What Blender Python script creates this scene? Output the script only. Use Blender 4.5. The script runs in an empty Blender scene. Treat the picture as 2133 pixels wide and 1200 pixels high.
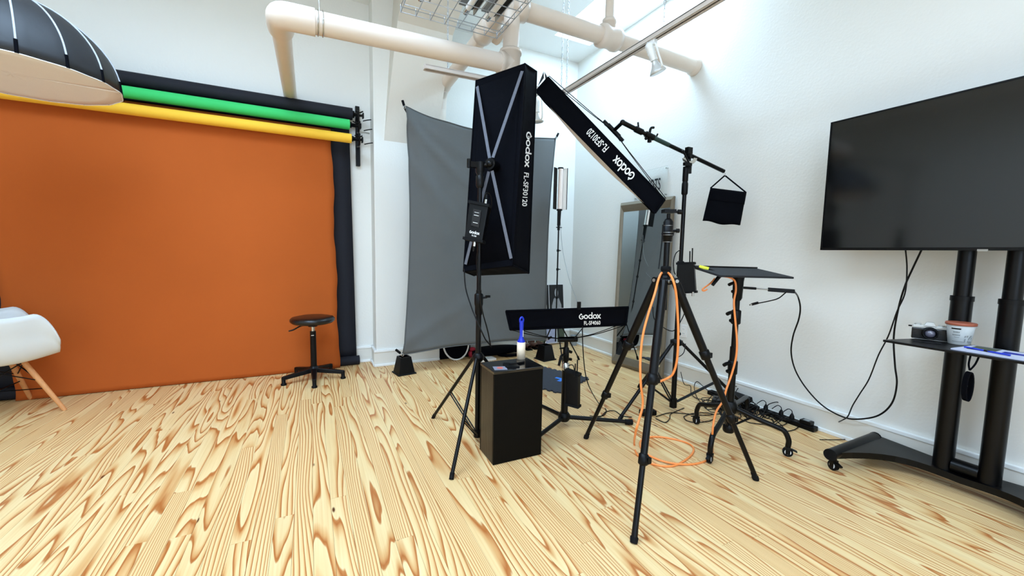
import bpy, bmesh, math, random
from mathutils import Vector, Matrix
random.seed(7)
V = Vector
C = bpy.context.scene.collection
scene = bpy.context.scene

# ------------------------------------------------------------------ camera
cam_d = bpy.data.cameras.new('camera'); cam = bpy.data.objects.new('camera', cam_d); C.objects.link(cam)
cam_d.sensor_width = 36.0; cam_d.lens = 840.1 / 2133 * 36; cam_d.clip_start = 0.02
yaw, pit, rol = math.radians(26.673), math.radians(5.033), math.radians(0.996)
f_ = V((math.sin(yaw)*math.cos(pit), math.cos(yaw)*math.cos(pit), -math.sin(pit)))
r_ = V((math.cos(yaw), -math.sin(yaw), 0)); u_ = r_.cross(f_)
r2 = r_*math.cos(rol) + u_*math.sin(rol); u2 = -r_*math.sin(rol) + u_*math.cos(rol)
cam.matrix_world = Matrix(((r2.x, u2.x, -f_.x, 0), (r2.y, u2.y, -f_.y, 0), (r2.z, u2.z, -f_.z, 1.18), (0, 0, 0, 1)))
scene.camera = cam

# ------------------------------------------------------------------ world, lights, exposure
w = bpy.data.worlds.new('sky'); scene.world = w; w.use_nodes = True
w.node_tree.nodes['Background'].inputs[0].default_value = (0.58, 0.77, 1.0, 1)
w.node_tree.nodes['Background'].inputs[1].default_value = 3.0
def area(name, loc, aim, sx, sy, power, col):
    l = bpy.data.lights.new(name, 'AREA'); l.shape = 'RECTANGLE'; l.size = sx; l.size_y = sy; l.energy = power; l.color = col
    o = bpy.data.objects.new(name, l); C.objects.link(o); o.location = loc
    o.rotation_euler = V(aim).to_track_quat('-Z', 'Y').to_euler(); return o
area('skylight_daylight', (2.74, 3.1, 3.69), (-.15, .1, -1), 0.44, 1.75, 128, (0.47, 0.735, 1.0))
area('skylight_daylight', (-0.9, 1.55, 4.02), (0, 0, -1), 1.7, 2.2, 104, (0.53, 0.745, 1.0))  # added skylight out of view, for soft light from the ceiling
area('skylight_daylight', (-0.1, -0.9, 4.02), (-.1, 0, -1), 2.2, 1.4, 102, (0.60, 0.77, 1.0))  # another added skylight, unseen above and behind the camera
area('window_daylight', (-0.6, -2.40, 1.75), (0.05, 1, -0.06), 3.6, 1.7, 26, (0.66, 0.79, 1.0))  # added fill from behind the camera, lights the fronts of the equipment
vs = scene.view_settings
scene.display_settings.display_device = 'sRGB'
vs.view_transform = 'Standard'; vs.look = 'None'; vs.gamma = 1.0; vs.use_curve_mapping = False
vs.exposure = 0.28

# ------------------------------------------------------------------ materials
def lin(c):
    return tuple((x/12.92 if x <= 0.04045 else ((x+0.055)/1.055)**2.4) for x in c)
def hexc(h): return lin(tuple(int(h[i:i+2], 16)/255 for i in (0, 2, 4)))
def mat(name, h, rough=0.5, metal=0.0, var=0.06, scale=12.0, bump=0.0, bscale=200.0, spec=0.5, coat=0.0, sheen=0.0, stretch=(1, 1, 1)):
    m = bpy.data.materials.new(name); m.use_nodes = True
    nt = m.node_tree; b = nt.nodes['Principled BSDF']; L = nt.links
    col = hexc(h)
    tc = nt.nodes.new('ShaderNodeTexCoord'); mp = nt.nodes.new('ShaderNodeMapping'); mp.inputs['Scale'].default_value = stretch
    L.new(tc.outputs['Object'], mp.inputs[0])
    n = nt.nodes.new('ShaderNodeTexNoise'); n.inputs['Scale'].default_value = scale; n.inputs['Detail'].default_value = 4
    L.new(mp.outputs[0], n.inputs['Vector'])
    mx = nt.nodes.new('ShaderNodeMix'); mx.data_type = 'RGBA'
    mx.inputs[6].default_value = (*[c*(1-var) for c in col], 1); mx.inputs[7].default_value = (*[min(1, c*(1+var)) for c in col], 1)
    L.new(n.outputs['Fac'], mx.inputs[0]); L.new(mx.outputs[2], b.inputs['Base Color'])
    b.inputs['Roughness'].default_value = rough; b.inputs['Metallic'].default_value = metal
    b.inputs['Specular IOR Level'].default_value = spec; b.inputs['Coat Weight'].default_value = coat; b.inputs['Coat Roughness'].default_value = 0.1
    b.inputs['Sheen Weight'].default_value = sheen
    if bump:
        n2 = nt.nodes.new('ShaderNodeTexNoise'); n2.inputs['Scale'].default_value = bscale; n2.inputs['Detail'].default_value = 3
        L.new(mp.outputs[0], n2.inputs['Vector'])
        bp = nt.nodes.new('ShaderNodeBump'); bp.inputs['Strength'].default_value = bump; bp.inputs['Distance'].default_value = 0.01
        L.new(n2.outputs['Fac'], bp.inputs['Height']); L.new(bp.outputs[0], b.inputs['Normal'])
    return m
WALL = mat('wall_paint', 'ebe9e2', 0.75, var=0.015, scale=1.5, bump=0.12, bscale=60)
CEIL = mat('ceiling_paint', 'f1f1ee', 0.85, var=0.015, scale=2, bump=0.05)
SOFFIT = mat('soffit_paint', 'e0d9cd', 0.8, var=0.02, scale=3, bump=0.15, bscale=25)
TRIM = mat('trim_paint', 'f4f5f2', 0.35, var=0.01)
BASE = mat('baseboard_paint', 'e6e2d8', 0.4, var=0.02)
PIPE = mat('pipe_paint', 'e3d4c5', 0.4, var=0.03, scale=6)
BLK = mat('black_plastic', '030304', 0.42, var=0.15, spec=0.2)
BLKM = mat('black_metal', '030304', 0.33, var=0.15, scale=30, spec=0.22)
BLKF = mat('black_fabric', '04050b', 0.88, var=0.25, scale=9, bump=0.35, bscale=14, spec=0.08)
WEB = mat('grey_webbing', '63656e', 0.8, var=0.1, bump=0.3)
RUB = mat('black_rubber', '080809', 0.8, var=0.2, spec=0.2)
CHR = mat('chrome_metal', 'c9c9c6', 0.2, metal=1.0, var=0.05)
ALU = mat('brushed_metal', 'a9a7a2', 0.35, metal=0.9, var=0.05)
WHTF = mat('diffuser_fabric', 'efe8e2', 0.9, var=0.02, bump=0.1)
WHT = mat('white_print', 'f2f0ec', 0.6, var=0.01)
RUST = mat('rust_paper', 'b85a22', 0.85, var=0.10, scale=1.6, bump=0.05, bscale=300, spec=0.2)
NAVY = mat('black_paper', '1b1c24', 0.75, var=0.08, scale=3, spec=0.3)
GRN = mat('green_paper', '3cc86c', 0.7, var=0.04, scale=3, spec=0.3)
YEL = mat('yellow_paper', 'ffc63c', 0.7, var=0.04, scale=3, spec=0.3)
GREY = mat('grey_muslin', '646564', 0.9, var=0.08, scale=3, bump=0.25, bscale=9, spec=0.15)
ORG = mat('orange_cable', 'f8924a', 0.45, var=0.03)
BLU = mat('blue_plastic', '1330b8', 0.35, var=0.05)
STK = mat('sticky_paper', 'efdcc0', 0.7, var=0.03)
MOLD = mat('white_shell_plastic', 'dfe4e6', 0.38, var=0.01, coat=0.1)
BEECH = mat('beech_wood', 'd9975e', 0.5, var=0.18, scale=14, stretch=(6, 6, 1))
PAINTW = mat('black_painted_wood', '030303', 0.5, var=0.3, scale=14, bump=0.1, bscale=40, stretch=(1, 1, 0.15), spec=0.12)
WORNW = mat('worn_black_wood', '2e2519', 0.42, var=0.8, scale=9, bump=0.2, bscale=30, stretch=(1, 1, 0.18))
FRAME = mat('champagne_frame', '7c715f', 0.4, metal=0.35, var=0.1, scale=20)
MIRR = mat('mirror_glass', 'dde2e2', 0.015, metal=1.0, var=0.0)
SCRN = mat('television_screen', '060708', 0.11, var=0.0, spec=0.55, coat=0.25)
MATF = mat('foam_mat', '33363d', 0.9, var=0.35, scale=60, bump=0.3, bscale=150)
BLUT = mat('blue_tape', '2f7fe0', 0.7)
LEATH = mat('black_vinyl', '07070a', 0.3, var=0.1, bump=0.1, bscale=90)
CONT = mat('cup_print', 'd8dcdb', 0.5, var=0.18, scale=25)
TERR = mat('terracotta_lid', 'a4563c', 0.5, var=0.08)
PAPER = mat('paper_sheet', 'c9cbdd', 0.6, var=0.06)
INKB = mat('blue_ink_print', '1d2f9c', 0.5, var=0.3, scale=60)
PINK = mat('pink_print', 'e0705f', 0.4, var=0.4, scale=90)
LEAF = mat('green_print', '49523f', 0.6, var=0.4, scale=30)
SKIN = mat('grey_print', '9c9c9c', 0.5, var=0.3, scale=40)
BROWN = mat('brown_leather', '5a3526', 0.5, var=0.3, scale=30)
REDF = mat('red_fabric', 'a3132c', 0.7)
LIME = mat('yellow_tape', 'e8e23a', 0.6)
GUM = mat('grey_plastic', '8b8f8e', 0.5)
DOME = mat('umbrella_fabric', '202226', 0.55, var=0.15, scale=5, bump=0.3, bscale=10)
RIBB = mat('light_grey_tape', 'b3b6bb', 0.6)
TUBEW = mat('lamp_tube_plastic', 'fae9de', 0.4)
SUBF = mat('floor_joint', '6b4426', 0.9)
SILV = mat('silver_enamel', 'c9c8c2', 0.35, metal=0.2, var=0.05)
def emit(name, col, s):
    m = bpy.data.materials.new(name); m.use_nodes = True; b = m.node_tree.nodes['Principled BSDF']
    b.inputs['Base Color'].default_value = (0.8, 0.85, 0.9, 1)
    b.inputs['Emission Color'].default_value = (*col, 1); b.inputs['Emission Strength'].default_value = s; return m
def glass(name):
    m = bpy.data.materials.new(name); m.use_nodes = True; b = m.node_tree.nodes['Principled BSDF']
    b.inputs['Base Color'].default_value = (0.96, 0.98, 0.98, 1); b.inputs['Roughness'].default_value = 0.03
    b.inputs['Transmission Weight'].default_value = 1.0; b.inputs['IOR'].default_value = 1.1; return m
GLASS = glass('clear_acrylic')
def wood():
    m = bpy.data.materials.new('pine_boards'); m.use_nodes = True; nt = m.node_tree; L = nt.links; N = nt.nodes.new
    b = nt.nodes['Principled BSDF']
    g = N('ShaderNodeNewGeometry'); oi = N('ShaderNodeObjectInfo')
    off = N('ShaderNodeVectorMath'); off.operation = 'SCALE'; off.inputs[0].default_value = (37.0, 61.0, 23.0); L.new(oi.outputs['Random'], off.inputs['Scale'])
    ad = N('ShaderNodeVectorMath'); ad.operation = 'ADD'; L.new(g.outputs['Position'], ad.inputs[0]); L.new(off.outputs[0], ad.inputs[1])
    def math_(op, a, bb=None, v=None):
        n = N('ShaderNodeMath'); n.operation = op
        if hasattr(a, 'links'): L.new(a, n.inputs[0])
        else: n.inputs[0].default_value = a
        if bb is not None:
            if hasattr(bb, 'links'): L.new(bb, n.inputs[1])
            else: n.inputs[1].default_value = bb
        if v is not None: n.inputs[2].default_value = v
        return n.outputs[0]
    def noise(sc, s, det, rough=0.5):
        mp = N('ShaderNodeMapping'); mp.inputs['Scale'].default_value = sc; L.new(ad.outputs[0], mp.inputs[0])
        n = N('ShaderNodeTexNoise'); n.inputs['Scale'].default_value = s; n.inputs['Detail'].default_value = det; n.inputs['Roughness'].default_value = rough
        L.new(mp.outputs[0], n.inputs['Vector']); return n.outputs['Fac']
    n1 = noise((7.5, 0.62, 1.0), 1.0, 1.0, 0.35)           # slow field whose contours draw the cathedral figure
    n2 = noise((26.0, 2.2, 1.0), 1.0, 1.5)
    sx_ = N('ShaderNodeSeparateXYZ'); L.new(g.outputs['Position'], sx_.inputs[0])
    rr = math_('FRACT', math_('MULTIPLY', oi.outputs['Random'], 7.13))
    straight = math_('MULTIPLY', sx_.outputs[0], math_('MULTIPLY', math_('MULTIPLY', rr, rr), 130.0))
    ringk = math_('ADD', math_('ADD', math_('MULTIPLY', n1, 13.0), math_('MULTIPLY', n2, 0.8)), straight)
    fr = math_('FRACT', ringk)
    cr = N('ShaderNodeValToRGB'); L.new(fr, cr.inputs[0]); e = cr.color_ramp.elements
    e[0].position = 0.0; e[0].color = (*hexc('efd5a2'), 1)
    e[1].position = 0.50; e[1].color = (*hexc('ebcc96'), 1)
    x = e.new(0.76); x.color = (*hexc('d6a268'), 1)
    x = e.new(0.88); x.color = (*hexc('b36a33'), 1)
    x = e.new(0.95); x.color = (*hexc('bf7f48'), 1)
    x = e.new(1.0); x.color = (*hexc('efd5a2'), 1)
    # straight-grained boards: fine lines
    n3 = noise((120.0, 1.6, 1.0), 1.0, 2.0)
    mx = N('ShaderNodeMix'); mx.data_type = 'RGBA'; mx.blend_type = 'MULTIPLY'; L.new(cr.outputs[0], mx.inputs[6])
    c3 = N('ShaderNodeValToRGB'); L.new(n3, c3.inputs[0]); c3.color_ramp.elements[0].position = 0.3; c3.color_ramp.elements[0].color = (0.80, 0.66, 0.50, 1)
    c3.color_ramp.elements[1].position = 0.6; c3.color_ramp.elements[1].color = (1, 1, 1, 1)
    mx.inputs[0].default_value = 0.35; L.new(c3.outputs[0], mx.inputs[7])
    # board to board tone
    c4 = N('ShaderNodeValToRGB'); L.new(oi.outputs['Random'], c4.inputs[0]); r = c4.color_ramp.elements
    r[0].color = (1.0, 0.93, 0.84, 1); r[1].color = (1, 1, 0.98, 1); y = r.new(0.5); y.color = (0.93, 0.86, 0.75, 1)
    m2 = N('ShaderNodeMix'); m2.data_type = 'RGBA'; m2.blend_type = 'MULTIPLY'; m2.inputs[0].default_value = 0.6
    L.new(mx.outputs[2], m2.inputs[6]); L.new(c4.outputs[0], m2.inputs[7])
    # knots
    mp = N('ShaderNodeMapping'); mp.inputs['Scale'].default_value = (5.5, 1.7, 1.0); L.new(ad.outputs[0], mp.inputs[0])
    vo = N('ShaderNodeTexVoronoi'); vo.inputs['Scale'].default_value = 1.0; L.new(mp.outputs[0], vo.inputs['Vector'])
    k = N('ShaderNodeValToRGB'); L.new(vo.outputs['Distance'], k.inputs[0]); k.color_ramp.elements[0].position = 0.02; k.color_ramp.elements[0].color = (1, 1, 1, 1)
    k.color_ramp.elements[1].position = 0.045; k.color_ramp.elements[1].color = (0, 0, 0, 1)
    m3 = N('ShaderNodeMix'); m3.data_type = 'RGBA'; L.new(k.outputs[0], m3.inputs[0]); L.new(m2.outputs[2], m3.inputs[6]); m3.inputs[7].default_value = (*hexc('5a3018'), 1)
    L.new(m3.outputs[2], b.inputs['Base Color'])
    b.inputs['Roughness'].default_value = 0.38; b.inputs['Specular IOR Level'].default_value = 0.35
    bp = N('ShaderNodeBump'); bp.inputs['Strength'].default_value = 0.05; L.new(fr, bp.inputs['Height']); L.new(bp.outputs[0], b.inputs['Normal'])
    return m
PINE = wood()

# ------------------------------------------------------------------ mesh helpers
class MB:
    def __init__(s): s.v = []; s.f = []; s.sm = []
    def add(s, vs_, fs, smooth=False):
        o = len(s.v); s.v += [V(p) for p in vs_]; s.f += [tuple(o+i for i in f) for f in fs]; s.sm += [smooth]*len(fs); return s
    def hexa(s, p):     # 8 corners: bottom 4, top 4
        return s.add(p, [(0, 3, 2, 1), (4, 5, 6, 7), (0, 1, 5, 4), (1, 2, 6, 5), (2, 3, 7, 6), (3, 0, 4, 7)])
    def box(s, c, d, ax=None):
        c = V(c); ax = ax or (V((1, 0, 0)), V((0, 1, 0)), V((0, 0, 1)))
        x, y, z = [V(a).normalized()*h/2 for a, h in zip(ax, d)]
        return s.hexa([c-x-y-z, c+x-y-z, c+x+y-z, c-x+y-z, c-x-y+z, c+x-y+z, c+x+y+z, c-x+y+z])
    def bx(s, x0, x1, y0, y1, z0, z1): return s.box(((x0+x1)/2, (y0+y1)/2, (z0+z1)/2), (abs(x1-x0), abs(y1-y0), abs(z1-z0)))
    def prism(s, poly, ext):
        ext = V(ext); n = len(poly); p = [V(q) for q in poly]
        nrm = sum(((p[i]-p[0]).cross(p[(i+1) % n]-p[0]) for i in range(1, n-1)), V((0, 0, 0)))
        if nrm.dot(ext) > 0: p = p[::-1]
        return s.add(p+[q+ext for q in p], [tuple(range(n)), tuple(range(2*n-1, n-1, -1))] + [((i+1) % n, i, i+n, (i+1) % n+n) for i in range(n)])
    def cyl(s, a, b, r, r2=None, n=14, cap=True):
        return s.rev(a, b, [(0, r), (1, r if r2 is None else r2)], n, cap)
    def rev(s, a, b, prof, n=20, cap=True):   # prof: (t along a->b, radius)
        a, b = V(a), V(b); d = b-a; z = d.normalized(); x = z.orthogonal().normalized(); y = z.cross(x)
        vs_ = []
        for t, r in prof:
            for i in range(n):
                th = 2*math.pi*i/n; vs_.append(a+d*t+(x*math.cos(th)+y*math.sin(th))*r)
        m = len(prof); fs = [(j*n+i, j*n+(i+1) % n, (j+1)*n+(i+1) % n, (j+1)*n+i) for j in range(m-1) for i in range(n)]
        s.add(vs_, fs, True)
        if cap: s.add([vs_[i] for i in range(n)], [tuple(range(n-1, -1, -1))]); s.add([vs_[(m-1)*n+i] for i in range(n)], [tuple(range(n))])
        return s
    def ball(s, c, r, n=12, sc=(1, 1, 1)):
        c = V(c); vs_ = []; fs = []; m = n//2
        for j in range(m+1):
            ph = math.pi*j/m
            for i in range(n):
                th = 2*math.pi*i/n; vs_.append(c+V((r*sc[0]*math.sin(ph)*math.cos(th), r*sc[1]*math.sin(ph)*math.sin(th), r*sc[2]*math.cos(ph))))
        fs = [(j*n+i, (j+1)*n+i, (j+1)*n+(i+1) % n, j*n+(i+1) % n) for j in range(m) for i in range(n)]
        return s.add(vs_, fs, True)
    def tube(s, pts, r, n=8, smooth=True, sub=6, closed=False):
        P_ = [V(p) for p in pts]
        if smooth and len(P_) > 2:
            Q = []; k = len(P_)
            for i in range(k if closed else k-1):
                if closed: p0, p1, p2, p3 = P_[(i-1) % k], P_[i], P_[(i+1) % k], P_[(i+2) % k]
                else: p0, p1, p2, p3 = P_[max(i-1, 0)], P_[i], P_[i+1], P_[min(i+2, k-1)]
                for j in range(sub):
                    t = j/sub; Q.append(0.5*((2*p1)+(p2-p0)*t+(2*p0-5*p1+4*p2-p3)*t*t+(3*p1-p0-3*p2+p3)*t**3))
            if not closed: Q.append(P_[-1])
            P_ = Q
        k = len(P_); up = None; vs_ = []
        for i, p in enumerate(P_):
            if closed: d = P_[(i+1) % k]-P_[i-1]
            else: d = (P_[min(i+1, k-1)]-P_[max(i-1, 0)])
            if d.length < 1e-9: d = V((0, 0, 1))
            d.normalize()
            if up is None: up = d.orthogonal().normalized()
            up = (up-d*up.dot(d)); up = up.normalized() if up.length > 1e-6 else d.orthogonal().normalized()
            y = d.cross(up)
            for j in range(n):
                th = 2*math.pi*j/n; vs_.append(p+(up*math.cos(th)+y*math.sin(th))*r)
        fs = [(i*n+j, i*n+(j+1) % n, ((i+1) % k)*n+(j+1) % n, ((i+1) % k)*n+j) for i in range(k if closed else k-1) for j in range(n)]
        s.add(vs_, fs, True)
        if not closed: s.add(vs_[:n], [tuple(range(n-1, -1, -1))]); s.add(vs_[-n:], [tuple(range(n))])
        return s
    def grid(s, fn, nu, nv, smooth=True):
        vs_ = [fn(i/nu, j/nv) for i in range(nu+1) for j in range(nv+1)]
        return s.add(vs_, [(i*(nv+1)+j, (i+1)*(nv+1)+j, (i+1)*(nv+1)+j+1, i*(nv+1)+j+1) for i in range(nu) for j in range(nv)], smooth)
    def text(s, txt, org, ux, uy, size, ext=0.0006, off=0.0, sx=1.0, shear=0.0):     # flat print
        cu = bpy.data.curves.new('t', 'FONT'); cu.body = txt; cu.size = 1.0; cu.extrude = 0.0; cu.offset = off; cu.shear = shear; cu.resolution_u = 3
        o = bpy.data.objects.new('t', cu); C.objects.link(o); dg = bpy.context.evaluated_depsgraph_get()
        me = o.evaluated_get(dg).to_mesh(); ux = V(ux).normalized(); uy = V(uy).normalized(); nz = ux.cross(uy); org = V(org)
        s.add([org+ux*p.co.x*size*sx+uy*p.co.y*size+nz*ext for p in me.vertices], [tuple(p.vertices) for p in me.polygons])
        o.evaluated_get(dg).to_mesh_clear(); bpy.data.objects.remove(o); bpy.data.curves.remove(cu); return s
    def ribbon(s, pts, wd, org, ux, uy, size, lift, ay=1.0):     # stroke with flat width, for drawn letters
        ux = V(ux).normalized(); uy = V(uy).normalized(); nz = ux.cross(uy); uy = uy*ay; org = V(org); k = len(pts); vs_ = []
        for i, (x, y) in enumerate(pts):
            a = pts[max(i-1, 0)]; b = pts[min(i+1, k-1)]; dx, dy = b[0]-a[0], b[1]-a[1]; l = math.hypot(dx, dy) or 1
            for sg in (1, -1):
                px, py = x-dy/l*wd/2*sg, y+dx/l*wd/2*sg
                vs_.append(org+ux*px*size+uy*py*size+nz*lift)
        return s.add(vs_, [(2*i, 2*i+1, 2*i+3, 2*i+2) for i in range(k-1)])
    def build(s, name, m, parent=None, solid=0.0, bevel=0.0):
        me = bpy.data.meshes.new(name)
        off = V(parent['_o']) if parent is not None and '_o' in parent.keys() else V((0, 0, 0))
        me.from_pydata([p-off for p in s.v], [], s.f); me.polygons.foreach_set('use_smooth', s.sm); me.materials.append(m); me.update()
        o = bpy.data.objects.new(name, me); C.objects.link(o)
        if parent is not None: o.parent = parent; o['_o'] = list(off)
        else: o['_o'] = [0.0, 0.0, 0.0]
        if solid: md = o.modifiers.new('s', 'SOLIDIFY'); md.thickness = solid; md.offset = 0
        if bevel: md = o.modifiers.new('b', 'BEVEL'); md.width = bevel; md.segments = 2; md.limit_method = 'ANGLE'
        return o
def tag(o, label, cat, group=None):
    o['label'] = label; o['category'] = cat
    if group: o['group'] = group
    return o
def thing(name, label, cat, loc, group=None):
    o = bpy.data.objects.new(name, None); o.empty_display_size = 0.05; C.objects.link(o); o.location = loc; o['_o'] = list(loc)
    return tag(o, label, cat, group)
def struct(o, label=None):
    o['kind'] = 'structure'
    if label: o['label'] = label
    return o
def arc(cx, cy, rx, ry, a0, a1, n=18): return [(cx+rx*math.cos(math.radians(a0+(a1-a0)*i/n)), cy+ry*math.sin(math.radians(a0+(a1-a0)*i/n))) for i in range(n+1)]
def logo(mb, org, ux, uy, h, lift=0.0015, ay=1.0):     # the maker's rounded wordmark, x-height = h
    w_ = 0.22
    mb.ribbon(arc(.55, .55, .45, .50, 62, 385), w_, org, ux, uy, h, lift, ay)
    mb.ribbon([(.58, 1.30), (.42, 1.02), (.22, .82)], w_*.8, org, ux, uy, h, lift, ay)
    mb.ribbon([(.98, .72), (.72, .62), (.62, .45)], w_*.8, org, ux, uy, h, lift, ay)
    for cx in (1.62, 3.72): mb.ribbon(arc(cx, .5, .38, .40, 0, 360), w_, org, ux, uy, h, lift, ay)
    mb.ribbon(arc(2.65, .5, .38, .40, 0, 360), w_, org, ux, uy, h, lift, ay)
    mb.ribbon([(3.05, 0), (3.05, 1.5)], w_, org, ux, uy, h, lift, ay)
    mb.ribbon([(4.25, 0), (5.0, 1.0)], w_*1.1, org, ux, uy, h, lift, ay); mb.ribbon([(4.25, 1.0), (5.0, 0)], w_*1.1, org, ux, uy, h, lift, ay)
    return mb
def lerp(a, b, t): return V(a)+(V(b)-V(a))*t

# ================================================================== THE ROOM
XR, YB, XL, YR, ZC = 3.12, 4.445, -3.3, -2.6, 3.60
fl = struct(MB().bx(XL, XR, YR, YB, -0.06, -0.012).build('floor', SUBF))
PW = 0.0747
from bpy_extras.object_utils import world_to_camera_view
bpy.context.view_layer.update()
scene.render.resolution_x = 2133; scene.render.resolution_y = 1200
rows = []; rest = MB(); rnd = random.Random(3)
x = XL
while x < XR-0.01:
    y = YR-rnd.random()*1.5
    x1 = min(x+PW, XR)
    while y < YB:
        ln = rnd.uniform(1.7, 3.6); y1 = min(y+ln, YB); y0 = max(y, YR)
        if y1-y0 > 0.02:
            vis = False
            for k in range(13):
                q = world_to_camera_view(scene, cam, V(((x+x1)/2, y0+(y1-y0)*k/12, 0)))
                if q.z > 0.1 and -0.01 < q.x < 1.01 and -0.01 < q.y < 1.01: vis = True
            if vis: rows.append((x, x1, y0, y1))
            else: rest.bx(x+.0004, x1-.0004, y0+.0004, y1-.0004, -0.012, 0)
        y += ln
    x += PW
pm = bpy.data.meshes.new('plank'); b_ = MB().bx(-.5, .5, -.5, .5, -.012, 0); pm.from_pydata(b_.v, [], b_.f); pm.materials.append(PINE)
rows.sort(key=lambda r: (r[0]**2+r[3]**2))
for i, (x0, x1, y0, y1) in enumerate(rows):
    if i >= 300: rest.bx(x0+.0004, x1-.0004, y0+.0004, y1-.0004, -0.012, 0); continue
    o = bpy.data.objects.new('plank', pm); C.objects.link(o); o.parent = fl
    o.location = ((x0+x1)/2, (y0+y1)/2, 0); o.scale = (x1-x0-.0009, y1-y0-.0009, 1)
rb = rest.build('outer_planks', PINE, fl); rb['kind'] = 'stuff'

# walls
struct(MB().bx(XL-.12, XR+.12, YB, YB+.12, -.06, 4.1).build('wall_back', WALL))
struct(MB().bx(XR, XR+.12, YR-.12, YB, -.06, 4.1).build('wall_right', WALL))
struct(MB().bx(XL-.12, XL, YR-.12, YB, -.06, 4.1).build('wall_left', WALL))
wr = MB(); WX0, WX1, WZ0, WZ1 = -2.5, 1.3, 0.8, 2.6
wr.bx(XL, WX0, YR-.12, YR, -.06, 4.1); wr.bx(WX1, XR, YR-.12, YR, -.06, 4.1); wr.bx(WX0, WX1, YR-.12, YR, -.06, WZ0); wr.bx(WX0, WX1, YR-.12, YR, WZ1, 4.1)
struct(wr.build('wall_rear', WALL))
wf = struct(MB().bx(WX0, WX1, YR-.10, YR-.02, WZ0, WZ0+.05).bx(WX0, WX1, YR-.10, YR-.02, WZ1-.05, WZ1).bx(WX0, WX0+.05, YR-.10, YR-.02, WZ0, WZ1).bx(WX1-.05, WX1, YR-.10, YR-.02, WZ0, WZ1).bx(-.65, -.58, YR-.10, YR-.02, WZ0, WZ1).build('window_1', TRIM))  # unseen window frame, added to go with the rear fill light
# projecting pillar and the sloping soffit above it
PX0, PX1, PY = 0.585, 1.215, 4.215
struct(MB().bx(PX0, PX1, PY, YB+.01, 0, ZC).build('wall_pillar', WALL, bevel=.006))
sof = MB()
sec = [(PY+.05, 2.255), (PY, 2.255), (3.88, 3.23), (3.30, 3.60), (PY+.05, 3.60)]
def sx0(z): return 0.683+(z-2.255)*0.075
def sx1(z): return 1.195+(z-2.255)*0.08
vv = [V((sx0(z), y, z)) for y, z in sec]+[V((sx1(z), y, z)) for y, z in sec]; n = len(sec)
sof.add(vv, [tuple(range(n)), tuple(range(2*n-1, n-1, -1))]+[(i, i+n, (i+1) % n+n, (i+1) % n) for i in range(n)])
struct(sof.build('ceiling_soffit', SOFFIT))
# ceiling with the visible skylight opening and two unseen ones added for light
ce = MB(); holes = [(2.50, 2.985, 2.1, 4.03), (-1.9, 0.1, 0.35, 2.75), (-1.3, 1.3, -1.7, -0.1)]
xs = sorted({XL-.12, XR+.12, *[h[0] for h in holes], *[h[1] for h in holes]}); ys = sorted({YR-.12, YB+.12, *[h[2] for h in holes], *[h[3] for h in holes]})
for i in range(len(xs)-1):
    for j in range(len(ys)-1):
        cx, cy = (xs[i]+xs[i+1])/2, (ys[j]+ys[j+1])/2
        if any(h[0] < cx < h[1] and h[2] < cy < h[3] for h in holes): continue
        ce.bx(xs[i], xs[i+1], ys[j], ys[j+1], ZC, ZC+.10)
struct(ce.build('ceiling', CEIL))
for i, h in enumerate(holes):  # first frame is the visible skylight, the others belong to the added ones
    t = MB(); z0, z1 = ZC+.0, (3.74 if i == 0 else 4.12)
    t.bx(h[0]-.04, h[0], h[2]-.04, h[3]+.04, z0+.1, z1).bx(h[1], h[1]+.04, h[2]-.04, h[3]+.04, z0+.1, z1).bx(h[0], h[1], h[2]-.04, h[2], z0+.1, z1).bx(h[0], h[1], h[3], h[3]+.04, z0+.1, z1)
    struct(t.build('window_%d' % (i+2), TRIM))
# baseboards: board, top cap, shoe moulding
def baseboard(name, a, b, nrm, ext=0.0):
    a, b, nrm = V(a), V(b), V(nrm); root = None
    for nm, z0, z1, th, m in (('board', 0, .145, .016, BASE), ('cap_moulding', .145, .170, .024, TRIM), ('shoe_moulding', 0, .024, .032, TRIM)):
        p = [a+V((0, 0, z0)), b+V((0, 0, z0)), b+nrm*th+V((0, 0, z0)), a+nrm*th+V((0, 0, z0))]
        o = MB().hexa(p+[q+V((0, 0, z1-z0)) for q in p]).build(name if root is None else nm, m, root, bevel=.004 if nm != 'board' else 0)
        if root is None: root = struct(o)
baseboard('baseboard_right', (XR, YR, 0), (XR, YB, 0), (-1, 0, 0))
baseboard('baseboard_left', (XL, YR, 0), (XL, YB, 0), (1, 0, 0))
baseboard('baseboard_back', (XL, YB, 0), (PX0, YB, 0), (0, -1, 0))
baseboard('baseboard_alcove', (PX1, YB, 0), (XR, YB, 0), (0, -1, 0))
baseboard('baseboard_pillar', (PX0-.025, PY, 0), (PX1+.025, PY, 0), (0, -1, 0))
baseboard('baseboard_pillar_side', (PX0, PY, 0), (PX0, YB, 0), (-1, 0, 0))
baseboard('baseboard_pillar_inner', (PX1, PY, 0), (PX1, YB, 0), (1, 0, 0))

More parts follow.
